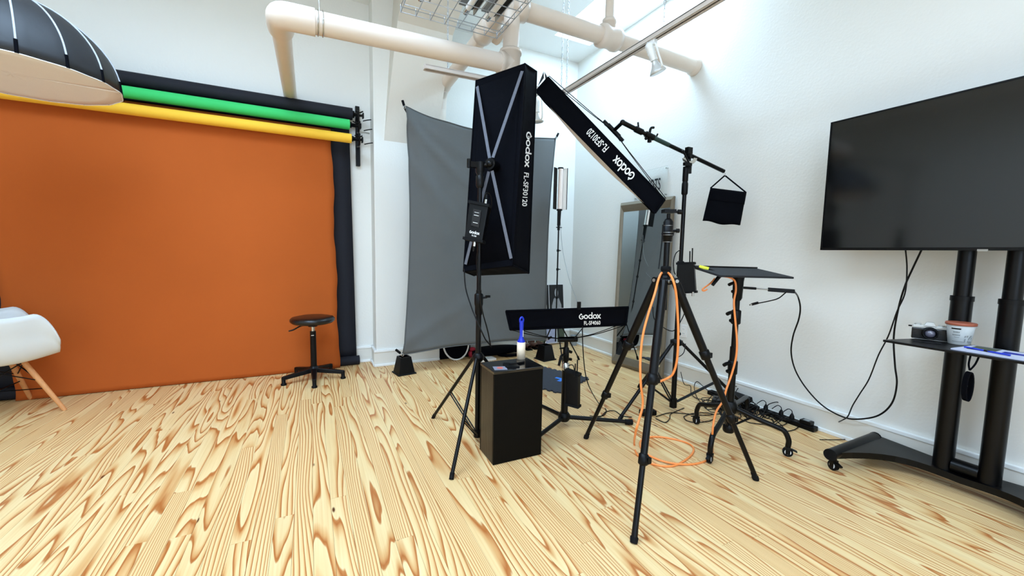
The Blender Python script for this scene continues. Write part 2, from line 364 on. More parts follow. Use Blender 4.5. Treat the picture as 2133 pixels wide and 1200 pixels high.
# ================================================================== CEILING PIPES
g = 'cream painted pipes under the ceiling'
t = thing('ceiling_pipe', 'long cream pipe with a rounded elbow running above the coloured paper rolls', 'pipe', (-.12, 2.69, 2.47), g)
MB().cyl((-.07, 2.69, 2.468), (1.27, 2.69, 2.505), .062, n=28).build('pipe_run', PIPE, t)
MB().tube([(-.125, YB, 2.60), (-.122, 3.4, 2.53), (-.12, 2.90, 2.49)], .055, n=24, smooth=False).build('pipe_run', PIPE, t)
MB().tube([(-.12, 2.90, 2.49), (-.12, 2.80, 2.483), (-.105, 2.71, 2.472), (-.02, 2.692, 2.470), (.06, 2.69, 2.471)], .071, n=24).build('elbow', PIPE, t)
e = MB();
for xx in (.075, .10): e.tube([(xx, 2.69+.066*math.cos(a), 2.473+.066*math.sin(a)) for a in [i*math.pi/8 for i in range(16)]], .004, n=6, smooth=False, closed=True)
e.tube([(.085, 2.69, 2.54), (.08, 2.69, 2.70), (.085, 2.70, 3.60)], .003, n=5, smooth=False)
e.build('hanger', CHR, t)
t = thing('ceiling_pipe', 'upright cream pipe joining the two long pipes above the tall strip softbox', 'pipe', (1.30, 2.69, 2.45), g)
MB().cyl((1.305, 2.69, 2.50), (1.315, 2.69, 2.85), .057, n=28).build('pipe_run', PIPE, t)
MB().rev((1.303, 2.69, 2.38), (1.309, 2.69, 2.60), [(0, .062), (.02, .07), (.9, .07), (.9, .078), (1, .078), (1, .06)], 28).rev((1.22, 2.69, 2.503), (1.305, 2.69, 2.505), [(0, .074), (.3, .076), (.3, .07), (1, .07)], 28).build('tee_fitting', PIPE, t)
t = thing('ceiling_pipe', 'thick cream pipe with a coupling, passing under the skylight into the right wall', 'pipe', (1.3, 2.69, 2.87), g)
MB().tube([(1.30, 2.69, 2.897), (2.2, 2.67, 2.885), (XR, 2.645, 2.858)], .062, n=28, smooth=False).build('pipe_run', PIPE, t)
MB().rev((1.335, 2.688, 2.896), (1.42, 2.687, 2.895), [(0, .063), (0, .078), (.5, .082), (1, .078), (1, .063)], 28).build('coupling', PIPE, t)
MB().rev((2.07, 2.67, 2.886), (2.25, 2.67, 2.884), [(0, .064), (0, .083), (.2, .088), (.4, .078), (.6, .078), (.8, .088), (1, .083), (1, .064)], 28).rev((2.16, 2.67, 2.88), (2.16, 2.67, 3.02), [(0, .05), (.8, .05), (.8, .055), (1, .055), (1, .04)], 24).build('coupling', PIPE, t)
MB().cyl((2.16, 2.67, 3.0), (2.17, 2.67, 4.0), .036, n=20).build('riser', PIPE, t)
MB().rev((3.07, 2.646, 2.859), (XR, 2.645, 2.858), [(0, .062), (.3, .072), (1, .075)], 24).build('wall_collar', PIPE, t)
t = thing('ceiling_pipe', 'cream pipe running back past the soffit and turning down the alcove wall', 'pipe', (1.27, 4.3, 0), g)
MB().tube([(1.36, 2.69, 2.897), (1.28, 2.72, 2.893), (1.262, 2.85, 2.885), (1.262, 3.2, 2.875), (1.265, 4.18, 2.855)], .06, n=24).build('pipe_run', PIPE, t)
MB().rev((1.262, 2.90, 2.885), (1.262, 3.12, 2.88), [(0, .06), (0, .078), (.3, .082), (.7, .082), (1, .076), (1, .06)], 24).rev((1.27, 3.0, 2.88), (1.37, 3.02, 2.86), [(0, .05), (.7, .06), (.7, .066), (1, .066)], 20).build('cleanout_fitting', PIPE, t)
MB().tube([(1.265, 4.12, 2.857), (1.27, 4.22, 2.85), (1.275, 4.30, 2.80), (1.275, 4.325, 2.68)], .069, n=24).build('elbow', PIPE, t)
MB().cyl((1.275, 4.325, 2.75), (1.285, 4.33, 0.0), .06, n=24).rev((1.275, 4.325, 2.50), (1.275, 4.325, 2.72), [(0, .061), (0, .072), (.3, .072), (.3, .068), (1, .068)], 24).build('pipe_run', PIPE, t)

# ================================================================== TRACK LIGHTING
TZ = 2.62
t = thing('track_rail', 'long grey lighting track hung on chains, running along the right wall', 'track light rail', (2.08, 2.2, TZ))
def rail(mb, a, b):
    a, b = V(a), V(b); d = (b-a).normalized(); s = d.cross(V((0, 0, 1))).normalized(); m = (a+b)/2; L_ = (b-a).length
    ax = (d, s, V((0, 0, 1)))
    mb.box(m+V((0, 0, .014)), (L_, .056, .008), ax)
    mb.box(m+s*.025, (L_, .006, .030), ax).box(m-s*.025, (L_, .006, .030), ax)
    mb.box(m+s*.016-V((0, 0, .013)), (L_, .016, .004), ax).box(m-s*.016-V((0, 0, .013)), (L_, .016, .004), ax)
    return mb
RAILM = mat('track_enamel', 'd6cac0', 0.35, var=0.03)
rail(MB(), (2.085, 3.165, TZ), (2.085, .2, TZ)).build('rail', RAILM, t)
MB().box((2.085, 1.68, TZ-.002), (.012, 2.9, .012)).build('conductor_slot', BLK, t)
def chain(mb, a, b, pitch=.026, r=.0022):
    a, b = V(a), V(b); d = b-a; n_ = int(d.length/pitch); z = d.normalized(); s = z.orthogonal().normalized(); q = z.cross(s)
    for i in range(n_):
        c = a+d*((i+.5)/n_); w_ = s if i % 2 else q
        mb.tube([c+z*(.5*pitch*1.25*math.cos(k*math.pi/3))+w_*(.0062*math.sin(k*math.pi/3)) for k in range(6)], r, n=4, smooth=False, closed=True)
    return mb
CH = mat('chain_metal', 'b9bcc0', 0.35, metal=0.7)
for a, b in (((2.085, 2.03, TZ+.012), (2.09, 2.03, ZC)), ((2.02, 3.12, TZ+.012), (2.02, 3.12, ZC)), ((2.10, 3.16, TZ+.012), (2.10, 3.16, ZC))):
    chain(MB(), a, b).build('chain', CH, t)
t = thing('track_rail', 'short cream lighting track crossing in front of the soffit', 'track light rail', (1.3, 3.25, TZ))
rail(MB(), (.848, 3.285, TZ), (2.06, 3.215, TZ)).box((.845, 3.285, TZ), (.012, .042, .032)).build('rail', RAILM, t)
chain(MB(), (1.03, 3.27, TZ+.012), (1.03, 3.27, ZC)).build('chain', CH, t)
def spot(loc, aim, label, hang=.05):
    loc = V(loc); aim = V(aim).normalized(); t = thing('track_spotlight', label, 'spotlight', loc, 'track spotlights')
    MB().box(loc-V((0, 0, .018)), (.032, .075, .034)).build('adapter', TRIM, t, bevel=.003)
    s = aim.cross(V((0, 0, 1))).normalized(); piv = loc-V((0, 0, hang+.02))
    sock = MB().rev(piv-aim*.055, piv+aim*.06, [(0, .012), (.05, .026), (.3, .028), (.35, .024), (.42, .028), (.5, .024), (.57, .028), (.65, .024), (1, .024)], 20)
    sock.build('lamp_socket', TRIM, t)
    MB().rev(piv+aim*.06, piv+aim*.145, [(0, .016), (.2, .022), (.45, .030), (.8, .052), (.95, .056), (1, .050)], 24).build('bulb', mat('bulb_glass', 'd8d9d6', 0.25, metal=0.3, var=0.02) if 'bulb_glass' not in bpy.data.materials else bpy.data.materials['bulb_glass'], t)
    MB().tube([loc-V((0, 0, .03))+s*.01, loc-V((0, 0, .045))+s*.055, piv+s*.068+aim*.04, piv+s*.064+aim*.115, piv+s*.052+aim*.125], .0065, n=8).build('yoke', TRIM, t)
    MB().tube([loc-V((0, 0, .03)), loc-V((0, 0, .045))-s*.03-aim*.05, piv-aim*.055], .006, n=8).build('arm', TRIM, t)
    return t
spot((2.085, 2.13, TZ-.01), (.38, -.12, -.90), 'white spotlight on the long track near the wall end of the thick pipe')
spot((1.835, 3.228, TZ-.015), (.10, .02, -.98), 'white spotlight hanging between the two strip softboxes', .10)

# caged fluorescent fixture
t = thing('caged_light_fixture', 'wire-caged fluorescent fixture hanging below the ceiling at top centre', 'ceiling light', (.9, 2.1, 2.70))
w_ = MB(); X0, X1, Y0, Y1, Z = .56, 1.235, .85, 2.77, 2.70
ny = 22
for i in range(8): xx = X0+(X1-X0)*i/7; w_.tube([(xx, Y0, Z), (xx, Y1, Z), (xx, Y1+.005, Z+.05)], .0028, n=5, smooth=False)
for i in range(ny): yy = Y0+(Y1-.005-Y0)*i/(ny-1); w_.tube([(X0, yy, Z+.035), (X0, yy, Z), (X1, yy, Z), (X1, yy, Z+.035)], .0028, n=5, smooth=False)
w_.tube([(X0, Y0, Z+.035), (X0, Y1, Z+.035), (X1, Y1, Z+.035), (X1, Y0, Z+.035)], .003, n=5, smooth=False, closed=True)
w_.build('wire_guard', CH, t)
for xx in (.66, .96, 1.12):
    MB().cyl((xx, Y0+.02, Z+.055), (xx, Y1-.16, Z+.055), .019, n=16).build('fluorescent_tube', WHT, t)
    MB().cyl((xx, Y1-.16, Z+.055), (xx, Y1-.10, Z+.055), .017, n=16).build('tube_cap', CHR, t)
    MB().box((xx+.035, (Y0+Y1)/2-.06, Z+.085), (.012, Y1-Y0-.12, .028)).build('ballast_slot', BLK, t)
    MB().box((xx+.01, (Y0+Y1)/2-.05, Z+.108), (.105, Y1-Y0-.08, .016)).box((xx+.062, (Y0+Y1)/2-.05, Z+.08), (.006, Y1-Y0-.08, .045), None).build('reflector', ALU, t)
for yy in (2.45, 1.4): MB().box((.88, yy, Z+.135), (.5, .05, .03)).build('cross_bar', TRIM, t)
for a, b in (((.70, 2.45, Z+.15), (.70, 2.45, ZC)), ((1.1, 2.45, Z+.15), (1.1, 2.45, ZC))): chain(MB(), a, b, .03).build('chain', CH, t)

# ================================================================== PAPER BACKDROPS
RX1 = .405
def roll(name, label, m, y, z, r, x0, x1, cat='paper roll'):
    t = thing(name, label, cat, ((x0+x1)/2, y, z), 'seamless paper rolls on the wall brackets')
    MB().cyl((x0, y, z), (x1, y, z+.0), r, n=32).build('paper', m, t)
    MB().rev((x1, y, z), (x1+.06, y, z), [(0, r*.6), (.3, r*.6), (.3, .018), (1, .018)], 20).build('core_end', BLK, t)
    MB().cyl((x1+.06, y, z), (x1+.088, y, z), .012, n=12).box((x1+.098, y, z), (.014, .046, .05)).build('expander_knob', BLK, t, bevel=.004)
    MB().tube([(x1+.03, y-.02, z+.03), (x1+.06, y-.05, z+.01), (x1+.09, y-.075, z+.02)], .006, n=6).build('chain_guide', BLK, t)
    return t
ZB, ZG, ZY = (0.399, 4.300, 2.478)[2], (0.373, 4.270, 2.371)[2], (0.385, 4.240, 2.236)[2]
tb = roll('black_paper_roll', 'black seamless paper roll, topmost of the three rolls', NAVY, 4.325, ZB+.012, .056, -2.42, RX1)
roll('green_paper_roll', 'bright green seamless paper roll, middle of the three rolls', GRN, 4.265, ZG, .046, -2.38, (0.373, 4.265, 2.370)[0])
roll('yellow_paper_roll', 'orange-yellow seamless paper roll, lowest of the three rolls', YEL, 4.235, ZY, .043, -2.38, (0.385, 4.235, 2.235)[0])
t = thing('roll_bracket', 'black wall bracket with three hooks holding the right ends of the paper rolls', 'bracket', (.47, YB, 2.2))
MB().bx(.440, .480, 4.40, YB, 2.02, 2.60).build('wall_plate', BLKM, t, bevel=.004)
for z, y in ((ZB, 4.325), (ZG, 4.265), (ZY, 4.235)):
    MB().tube([(.455, 4.41, z-.03), (.455, y+.02, z-.055), (.455, y-.025, z-.035), (.455, y-.045, z+.02), (.455, y-.035, z+.045)], .008, n=8).build('hook', BLKM, t)
    MB().tube([(.50, y-.01, z-.04), (.54, y-.03, z-.03), (.575, y-.035, z-.022)], .005, n=6).build('lever', BLKM, t)
MB().cyl((.46, 4.38, ZG-.02), (.57, 4.40, ZG-.02), .008, n=8).build('rod', CHR, t)
t = thing('roll_bracket', 'black wall bracket at the left ends of the paper rolls, behind the umbrella', 'bracket', (-2.46, YB, 2.2))
MB().bx(-2.50, -2.46, 4.40, YB, 2.02, 2.60).build('wall_plate', BLKM, t)
for z, y in ((ZB, 4.325), (ZG, 4.265), (ZY, 4.235)):
    MB().tube([(-2.47, 4.41, z-.03), (-2.47, y+.02, z-.055), (-2.47, y-.025, z-.035), (-2.45, y-.01, z)], .008, n=8).build('hook', BLKM, t)
# black paper sheet hanging from the black roll to the floor
t = thing('black_backdrop', 'sheet of black backdrop paper hanging behind the rust one, its foot rolled up on the floor', 'backdrop', (-1.0, 4.36, 0))
MB().grid(lambda u, v: V((-2.40+(.378+.05*(1-v)*(1-v)*0+.035*(1-v)+2.40)*u, 4.385-.02*(v > .96)+.004*math.sin(u*9+v*5), .06+(ZB-.03)*v)), 30, 24).build('paper_sheet', NAVY, t, solid=.002)
MB().cyl((-2.42, 4.362, .047), (.437, 4.362, .047), .046, n=28).cyl((-2.44, 4.362, .047), (.44, 4.362, .047), .03, n=16).build('rolled_foot', NAVY, t)
# rust paper
def rust(u, v):    # u left->right, v floor->top
    z = .004+(2.315)*v
    xl = -2.0-.13*v+.008*math.sin(v*23)+.004*math.sin(v*61); xr = .243-.03*v+.007*math.sin(v*17+1)+.003*math.sin(v*53)
    y = 4.296+.018*v-.004*math.exp(-v*14)+.004*math.sin(u*7+v*3)*(1-v)
    return V((xl+(xr-xl)*u, y, z))
t = thing('rust_backdrop', 'large rust-brown backdrop sheet hanging to the floor behind the black stool', 'backdrop', (-.9, 4.3, 0))
MB().grid(rust, 40, 60).build('paper_sheet', RUST, t, solid=.002)
MB().cyl((-2.16, 4.33, 2.32), (.24, 4.33, 2.32), .014, n=12).build('hanging_bar', BLKM, t)

# ================================================================== STOOL
cx, cy = .012, 4.0
t = thing('stool', 'low round black stool with a five-footed base in front of the rust backdrop', 'stool', (cx, cy, 0))
MB().rev((cx, cy, .515), (cx, cy, .585), [(0, .02), (0, .14), (.1, .165), (.35, .183), (.6, .183), (.8, .170), (.93, .13), (1, .06), (1.01, 0.001)], 40).build('seat', LEATH, t)
MB().cyl((cx, cy, .488), (cx, cy, .52), .038, n=20).box((cx-.02, cy, .508), (.10, .07, .01)).build('seat_plate', BLK, t)
MB().cyl((cx, cy, .43), (cx, cy, .49), .015, n=16).build('gas_piston', CHR, t)
MB().cyl((cx, cy, .10), (cx, cy, .445), .0255, .0245, n=24).build('column', BLK, t)
MB().box((cx-.004, cy-.0255, .41), (.022, .003, .006)).build('label_sticker', WHT, t)
MB().tube([(cx-.05, cy-.02, .507), (cx-.10, cy-.03, .50), (cx-.15, cy-.04, .475), (cx-.19, cy-.045, .465)], .006, n=8).build('lever', BLK, t)
MB().rev((cx, cy, .075), (cx, cy, .125), [(0, .05), (.5, .05), (.8, .036), (1, .03)], 20).build('hub', BLK, t)
for a in (-90, -162, -18, 54, 126):
    d = V((math.cos(math.radians(a)), math.sin(math.radians(a)), 0)); s = V((-d.y, d.x, 0)); c = V((cx, cy, 0)); R = .262
    up = V((0, 0, 1)); p = [c+d*.02-s*.027+up*.07, c+d*R-s*.017+up*.045, c+d*R+s*.017+up*.045, c+d*.02+s*.027+up*.07]
    q = [c+d*.02-s*.022+up*.112, c+d*R-s*.013+up*.075, c+d*R+s*.013+up*.075, c+d*.02+s*.022+up*.112]
    l = MB().hexa(p+q).build('leg', BLK, t, bevel=.005)
    MB().rev(c+d*(R-.012), c+d*(R-.012)+up*.07, [(0, .022), (.15, .024), (.3, .016), (1, .017)], 16).build('foot', BLK, l)

# ================================================================== WHITE SHELL CHAIR
t = thing('shell_armchair', 'white moulded armchair with beech dowel legs at the left edge', 'chair', (-1.9, 3.98, 0))
fx = V((.84, .54, 0)).normalized(); sx = V((fx.y*-1, fx.x, 0)) ; sx = V((-fx.y, fx.x, 0))   # forward, and the chair's left
CC = V((-1.885, 3.925, 0))
def shell(u, v):       # u 0 front lip .. 1 back top ; v -1..1 across
    v = v*2-1; av = abs(v)
    if u < .45: k = u/.45; f = .25-.42*k; z = .425-.045*math.sin(k*math.pi*.8)+.01*k
    else: k = (u-.45)/.55; f = -.17-.10*math.sin(k*math.pi/2)-.05*k; z = .40+.02+.40*k**1.15
    hw = .245+.045*math.sin(min(1, u/.5)*math.pi/2)-(.06*max(0, (u-.6)/.4)**2)
    arm = (.325*math.sin(min(1, (u+.015)/.15)*math.pi/2)**.6 if u < .5 else .325*max(0, 1-(u-.5)/.5)**1.0)
    rise = arm*(max(0, (av-.40)/.60))**1.5
    flare = .03*max(0, (av-.8)/.2)
    x = hw*math.sin(av*math.pi/2*.98)*(1 if v > 0 else -1)+flare*(1 if v > 0 else -1)
    f2 = f+.10*av*av*max(0, min(1, (u-.35)/.3)) - .020*av*av*max(0, 1-u/.45)
    return CC+fx*f2+sx*x+V((0, 0, z+rise))
MB().grid(shell, 56, 40).build('seat_shell', MOLD, t, solid=.007)
FEET = [(-1.587, 3.920, 0.000), (-1.924, 4.308, 0.000)]
w_ = V((-.76, -.65, 0))
FEET = [V(FEET[0]), V(FEET[1]), V(FEET[1])+V((-.36, -.31, 0)), V(FEET[0])+V((-.36, -.31, 0))]
ctr = sum(FEET, V((0, 0, 0)))/4
tops = []
for p in FEET:
    top = ctr+(p-ctr)*.42+V((0, 0, .385)); tops.append(top)
    MB().rev(p, top, [(0, .011), (.05, .013), (.7, .0165), (1, .015)], 14).build('leg', BEECH, t)
wr_ = MB()
for i in range(4):
    a, b = FEET[i], tops[i]; j = (i+1) % 4
    wr_.tube([lerp(a, b, .60), lerp(FEET[j], tops[j], .96)], .004, n=6, smooth=False).tube([lerp(FEET[j], tops[j], .60), lerp(a, b, .96)], .004, n=6, smooth=False)
    wr_.tube([lerp(a, b, .45), lerp(FEET[(i+2) % 4], tops[(i+2) % 4], .45)], .004, n=6, smooth=False)
    wr_.tube([tops[i], tops[j]], .006, n=6, smooth=False)
wr_.box(ctr+V((0, 0, .385)), (.2, .2, .012))
wr_.build('wire_bracing', BLKM, t)

# ================================================================== UMBRELLA SOFTBOX
UC = V((-1.453, 3.332, 2.106)); UR = .45
t = thing('umbrella_softbox', 'big dark umbrella softbox with pale ribs and white diffuser at top left', 'umbrella softbox', UC)
NR = 16; UH = .43; PH0 = math.radians(4)
def dome(th, k):    # k 0 rim .. 1 apex
    a = k*math.pi/2; sc = 1-.018*math.sin((th-PH0)*NR/2)**2*(1-k)
    return UC+V((UR*math.cos(a)**1.12*math.cos(th)*sc if k < .999 else 0, UR*math.cos(a)**1.12*math.sin(th)*sc if k < .999 else 0, UH*math.sin(a)))
MB().grid(lambda u, v: dome(PH0+u*2*math.pi, v), NR*4, 14).build('canopy', DOME, t, solid=.002)
for i in range(NR):
    th = PH0+2*math.pi*i/NR
    MB().tube([dome(th, k/10)*1.0+(dome(th, k/10)-UC).normalized()*.002 for k in range(1, 10)], .0048, n=6).build('rib', RIBB, t)
    p = dome(th, 0); q = dome(th, .1); MB().cyl(p, q, .008, n=8).build('rib_pocket', BLKF, t)
MB().grid(lambda u, v: UC+V(((UR-.004)*v*math.cos(2*math.pi*u), (UR-.004)*v*math.sin(2*math.pi*u), .012*(1-v))), NR*4, 6).build('diffuser', WHTF, t, solid=.001)
MB().tube([dome(PH0+2*math.pi*i/64, 0) for i in range(64)], .003, n=6, smooth=False, closed=True).build('rim_tape', WHT, t)
MB().cyl(UC+V((0, 0, .38)), UC+V((0, 0, .55)), .06, n=20).build('lamp_head', BLK, t)
t = thing('boom_stand', 'black light stand whose boom holds the umbrella, out past the left edge', 'light stand', (-2.75, 3.0, 0))
MB().cyl((-2.75, 3.0, .1), (-2.75, 3.0, 2.62), .016, n=12).build('pole', BLKM, t)
MB().cyl((-3.1, 2.95, 2.64), UC+V((.0, 0, .565)), .014, n=12).build('boom', BLKM, t)
for a in (80, 200, 320):
    d = V((math.cos(math.radians(a)), math.sin(math.radians(a)), 0)); MB().cyl((-2.75, 3.0, .75), V((-2.75, 3.0, 0))+d*.42, .011, n=8).build('leg', BLKM, t)

# ================================================================== GREY MUSLIN ON ITS FRAME
TL, TR_, BL, BR = V((0.825, 3.930, 2.506)), V((2.433, 3.840, 2.429)), V((0.769, 3.835, 0.191)), V((2.332, 3.760, 0.221))
t = thing('grey_backdrop', 'wrinkled grey cloth backdrop stretched from its four corners beside the pillar', 'backdrop', (1.55, 3.8, 0))
def cloth(u, v):      # u left->right, v bottom->top
    p = lerp(lerp(BL, BR, u), lerp(TL, TR_, u), v)
    nrm = V((0.04, -1, 0))
    sag_t = -.075*(1-(2*u-1)**2)*v**4; sag_b = .035*(1-(2*u-1)**2)*(1-v)**6
    side = (.060*(1-(2*v-1)**2))*((1-u)**6)-(.05*(1-(2*v-1)**2))*(u**6)
    wr = .020*math.sin((u*1.3+v*.6)*12+2*math.sin(v*5))*(1-v)**.5*.6+.028*math.exp(-((u*1.1-(1-v)*.5)/.05)**2)*math.exp(-(1-v)*2.5)+.028*math.exp(-((u*.55+v-.95)/.022)**2)*math.exp(-u*3)+.016*math.exp(-((u*.7+v-.80)/.03)**2)*math.exp(-u*3)+.02*math.exp(-((v-u*.35-.05)/.03)**2)*math.exp(-u*3)+.018*math.exp(-((v-(1-.30*u-.02))/.03)**2)*math.exp(-u*2.5)+.016*math.sin(u*30)*math.exp(-(1-v)*8)*.4
    return p+V((side, 0, sag_t+sag_b))+nrm*(wr-.02*math.sin(u*math.pi)*math.sin(v*math.pi))
MB().grid(cloth, 60, 60).build('cloth', GREY, t, solid=.002)
hem = MB()
hem.tube([cloth(0, i/40)+V((0, -.002, 0)) for i in range(41)], .004, n=5, smooth=False).tube([cloth(1, i/40)+V((0, -.002, 0)) for i in range(41)], .004, n=5, smooth=False)
hem.tube([cloth(i/40, 1)+V((0, -.002, 0)) for i in range(41)], .004, n=5, smooth=False).tube([cloth(i/40, 0)+V((0, -.002, 0)) for i in range(41)], .004, n=5, smooth=False)
hem.build('hem', GREY, t)
mid = (TL+TR_+BL+BR)/4+V((0, .07, 0))
for p, e_ in ((TL, (-.02, .0, .06)), (TR_, (.03, 0, .055)), (BL, (-.06, 0, .055)), (BR, (.06, 0, .03))):
    q = p+V(e_)
    MB().tube([q, p+V((0, .012, 0)), lerp(p, mid, .25)+V((0, .035, 0)), mid], .009, n=8, smooth=False).build('frame_rod', BLKM, t)
    MB().cyl(q, lerp(q, p, .7), .012, n=8).build('rod_cap', RUB, t)
    MB().tube([p+V((.012*math.cos(k*math.pi/4), -.008, .012*math.sin(k*math.pi/4))) for k in range(8)], .003, n=6, smooth=False, closed=True).build('grommet', CHR, t)
def riser(x, y, label, rz=0.0, tie=None):
    t = thing('furniture_riser', label, 'riser', (x, y, 0), 'black risers weighting the foot of the grey backdrop')
    c, s_ = math.cos(rz), math.sin(rz)
    def sq(h, z, ): return [V((x+c*a-s_*b, y+s_*a+c*b, z)) for a, b in ((-h, -h), (h, -h), (h, h), (-h, h))]
    MB().hexa(sq(.092, 0)+sq(.088, .012)).build('foot_flange', BLK, t, bevel=.003)
    o = MB()
    a, b, c1, d = sq(.078, .01), sq(.052, .165), sq(.042, .165), sq(.045, .10)
    o.add(a+b+c1+d, [(0, 1, 5, 4), (1, 2, 6, 5), (2, 3, 7, 6), (3, 0, 4, 7), (4, 5, 9, 8), (5, 6, 10, 9), (6, 7, 11, 10), (7, 4, 8, 11), (8, 9, 13, 12), (9, 10, 14, 13), (10, 11, 15, 14), (11, 8, 12, 15), (12, 13, 14, 15), (3, 2, 1, 0)])
    o.build('body', BLK, t, bevel=.002)
    return t
riser((0.788, 3.891, 0.000)[0]+.005, 3.875, 'tapered black plastic riser by the left foot of the grey backdrop', .18)
riser(2.325, 3.775, 'tapered black plastic riser by the right foot of the grey backdrop', .15)
cr_ = MB().tube([BL, BL+V((.005, .01, -.02)), (BL.x+.01, 3.87, .12)], .003, n=6)
tag(cr_.build('tie_cord', RUB), 'thin cord tying the lower left cloth corner to its riser', 'cord')

# things stored in the alcove behind the cloth
t = thing('equipment_case', 'black flat case standing in the alcove under the grey backdrop', 'case', (1.42, 4.30, 0))
MB().bx(1.235, 1.60, 4.20, 4.36, 0.0, .30).build('body', BLKF, t, bevel=.01)
t = thing('ring_reflector', 'round black reflector with a white rim leaning on the black case', 'reflector', (1.40, 4.15, 0))
rc, ra = V((1.408, 4.140, 0.188)), .145
rp = [rc+V((ra*math.cos(k*math.pi/16), .035*math.sin(k*math.pi/16), ra*1.25*math.sin(k*math.pi/16))) for k in range(32)]
zmin = min(p.z for p in rp); rp = [p-V((0, 0, zmin-.008)) for p in rp]
MB().tube(rp, .009, n=8, smooth=False, closed=True).build('rim', WHT, t)
MB().prism(rp, (0, .008, 0)).build('panel', BLKF, t)
t = thing('reflector_bag', 'long black padded bag lying on the floor behind the pedestal', 'bag', (1.95, 4.15, 0))
MB().grid(lambda u, v: V((1.60+.62*u+.02*math.cos(v*6.283), 4.17+(.13*math.sin(math.pi*min(1, .12+u*.84))**.5)*math.cos(v*6.283), .055+(.05*math.sin(math.pi*min(1, .12+u*.84))**.4)*math.sin(v*6.283))), 24, 20).build('body', BLKF, t)
MB().tube([V((2.06+.16*math.cos(k*math.pi/12), 4.10+.10*math.sin(k*math.pi/12), .02)) for k in range(24)], .016, n=8, smooth=False, closed=True).build('piping', BLKF, t)
t = thing('red_pouch', 'small red fabric pouch between the ring reflector and the black bag', 'pouch', (1.56, 4.10, 0))
MB().ball((1.60, 4.14, .10), .035, 12, (1, .8, .7)).ball((1.60, 4.15, .045), .045, 12, (1, .8, 1)).build('pouch', REDF, t)
t = tag(MB().bx(0, .001, 0, .001, 0, .001).box((1.70, 3.99, .012), (.20, .11, .022), (V((1, .1, 0)), V((-.1, 1, 0)), V((0, 0, 1)))).build('paper_stack', WHT, bevel=.002), 'small stack of white paper on the floor under the grey backdrop', 'paper')
t.data.clear_geometry(); b_ = MB().box((1.70, 3.99, .012), (.20, .11, .022), (V((1, .1, 0)), V((-.1, 1, 0)), V((0, 0, 1)))); t.data.from_pydata(b_.v, [], b_.f)
for k, (x, y) in enumerate(((2.36, 4.30), (2.47, 4.31), (2.57, 4.33))):
    t = thing('shoe', ['brown leather shoe in the alcove, nearest the black bag', 'brown leather shoe in the alcove, middle of three', 'brown leather shoe in the alcove, nearest the photo board'][k], 'shoe', (x, y, 0), 'brown shoes along the alcove wall')
    MB().grid(lambda u, v: V((x+.042*math.cos(v*6.283)*(.75+.25*math.sin(u*3.14)), y+.08-.19*u, max(.012, .045+(.032-.012*u)*math.sin(v*6.283)))), 10, 12).box((x, y+.05, .07), (.05, .07, .04)).build('upper', BROWN, t)
    MB().box((x, y-.015, .006), (.078, .20, .012)).build('sole', RUB, t)
    MB().box((x, y-.05, .075), (.035, .02, .005)).build('buckle', CHR, t)
# portrait board
t = thing('photo_board', 'board of black-and-white portrait prints leaning on the alcove wall by the corner', 'photo board', (2.76, 4.36, 0))
A0, AU, AV = V((2.52, 4.34, .02)), V((.45, 0, 0)), V((0, .08, .76))
n_ = AU.cross(AV).normalized()
MB().prism([A0, A0+AU, A0+AU+AV, A0+AV], -n_*.012).build('board', WHT, t)
def print_(u0, u1, v0, v1, m, fig=None, name='portrait_print'):
    q = [A0+AU*u+AV*v+n_*.001 for u, v in ((u0, v0), (u1, v0), (u1, v1), (u0, v1))]
    o = MB().prism(q, n_*.0015).build(name, m, t)
    if fig:
        uc, vc, w_, h_ = (u0+u1)/2, v0, u1-u0, v1-v0
        body = MB()
        def pl(pts, k): body.add([A0+AU*(uc+a*w_)+AV*(vc+b*h_)+n_*(.004+k*.0004) for a, b in pts], [tuple(range(len(pts)))])
        pl([(-.38, .03), (.36, .03), (.33, .35), (.18, .55), (.06, .60), (-.06, .60), (-.2, .55), (-.34, .33)], 0)
        pl(arc(0, .74, .13, .14, 0, 345, 14), 1)
        pl([(-.06, .55), (.06, .55), (.05, .65), (-.05, .65)], 2)
        body.build('printed_figure', SKIN, o)
DARKP = mat('dark_print', '16171a', 0.35, var=.3, scale=20)
for u0 in (.02, .515):
    print_(u0, u0+.475, .46, .99, DARKP, True); print_(u0, u0+.475, .27, .44, DARKP, True)
print_(.02, .33, .01, .25, LEAF); print_(.36, .72, .01, .25, mat('pale_blue_print', 'a9adc6', .5, var=.2, scale=30)); print_(.74, .99, .01, .25, LEAF)
t = thing('grey_bin', 'small grey tin standing in the corner beside the photo board', 'bin', (3.02, 4.24, 0))
MB().rev((3.025, 4.22, 0), (3.025, 4.22, .13), [(0, .036), (1, .045), (1, .041), (.1, .034), (.1, .0)], 24, False).build('body', GUM, t)
MB().tube([V((3.025+.045*math.cos(k*.3927), 4.22+.045*math.sin(k*.3927), .13)) for k in range(16)], .003, n=5, smooth=False, closed=True).build('rim', GUM, t)

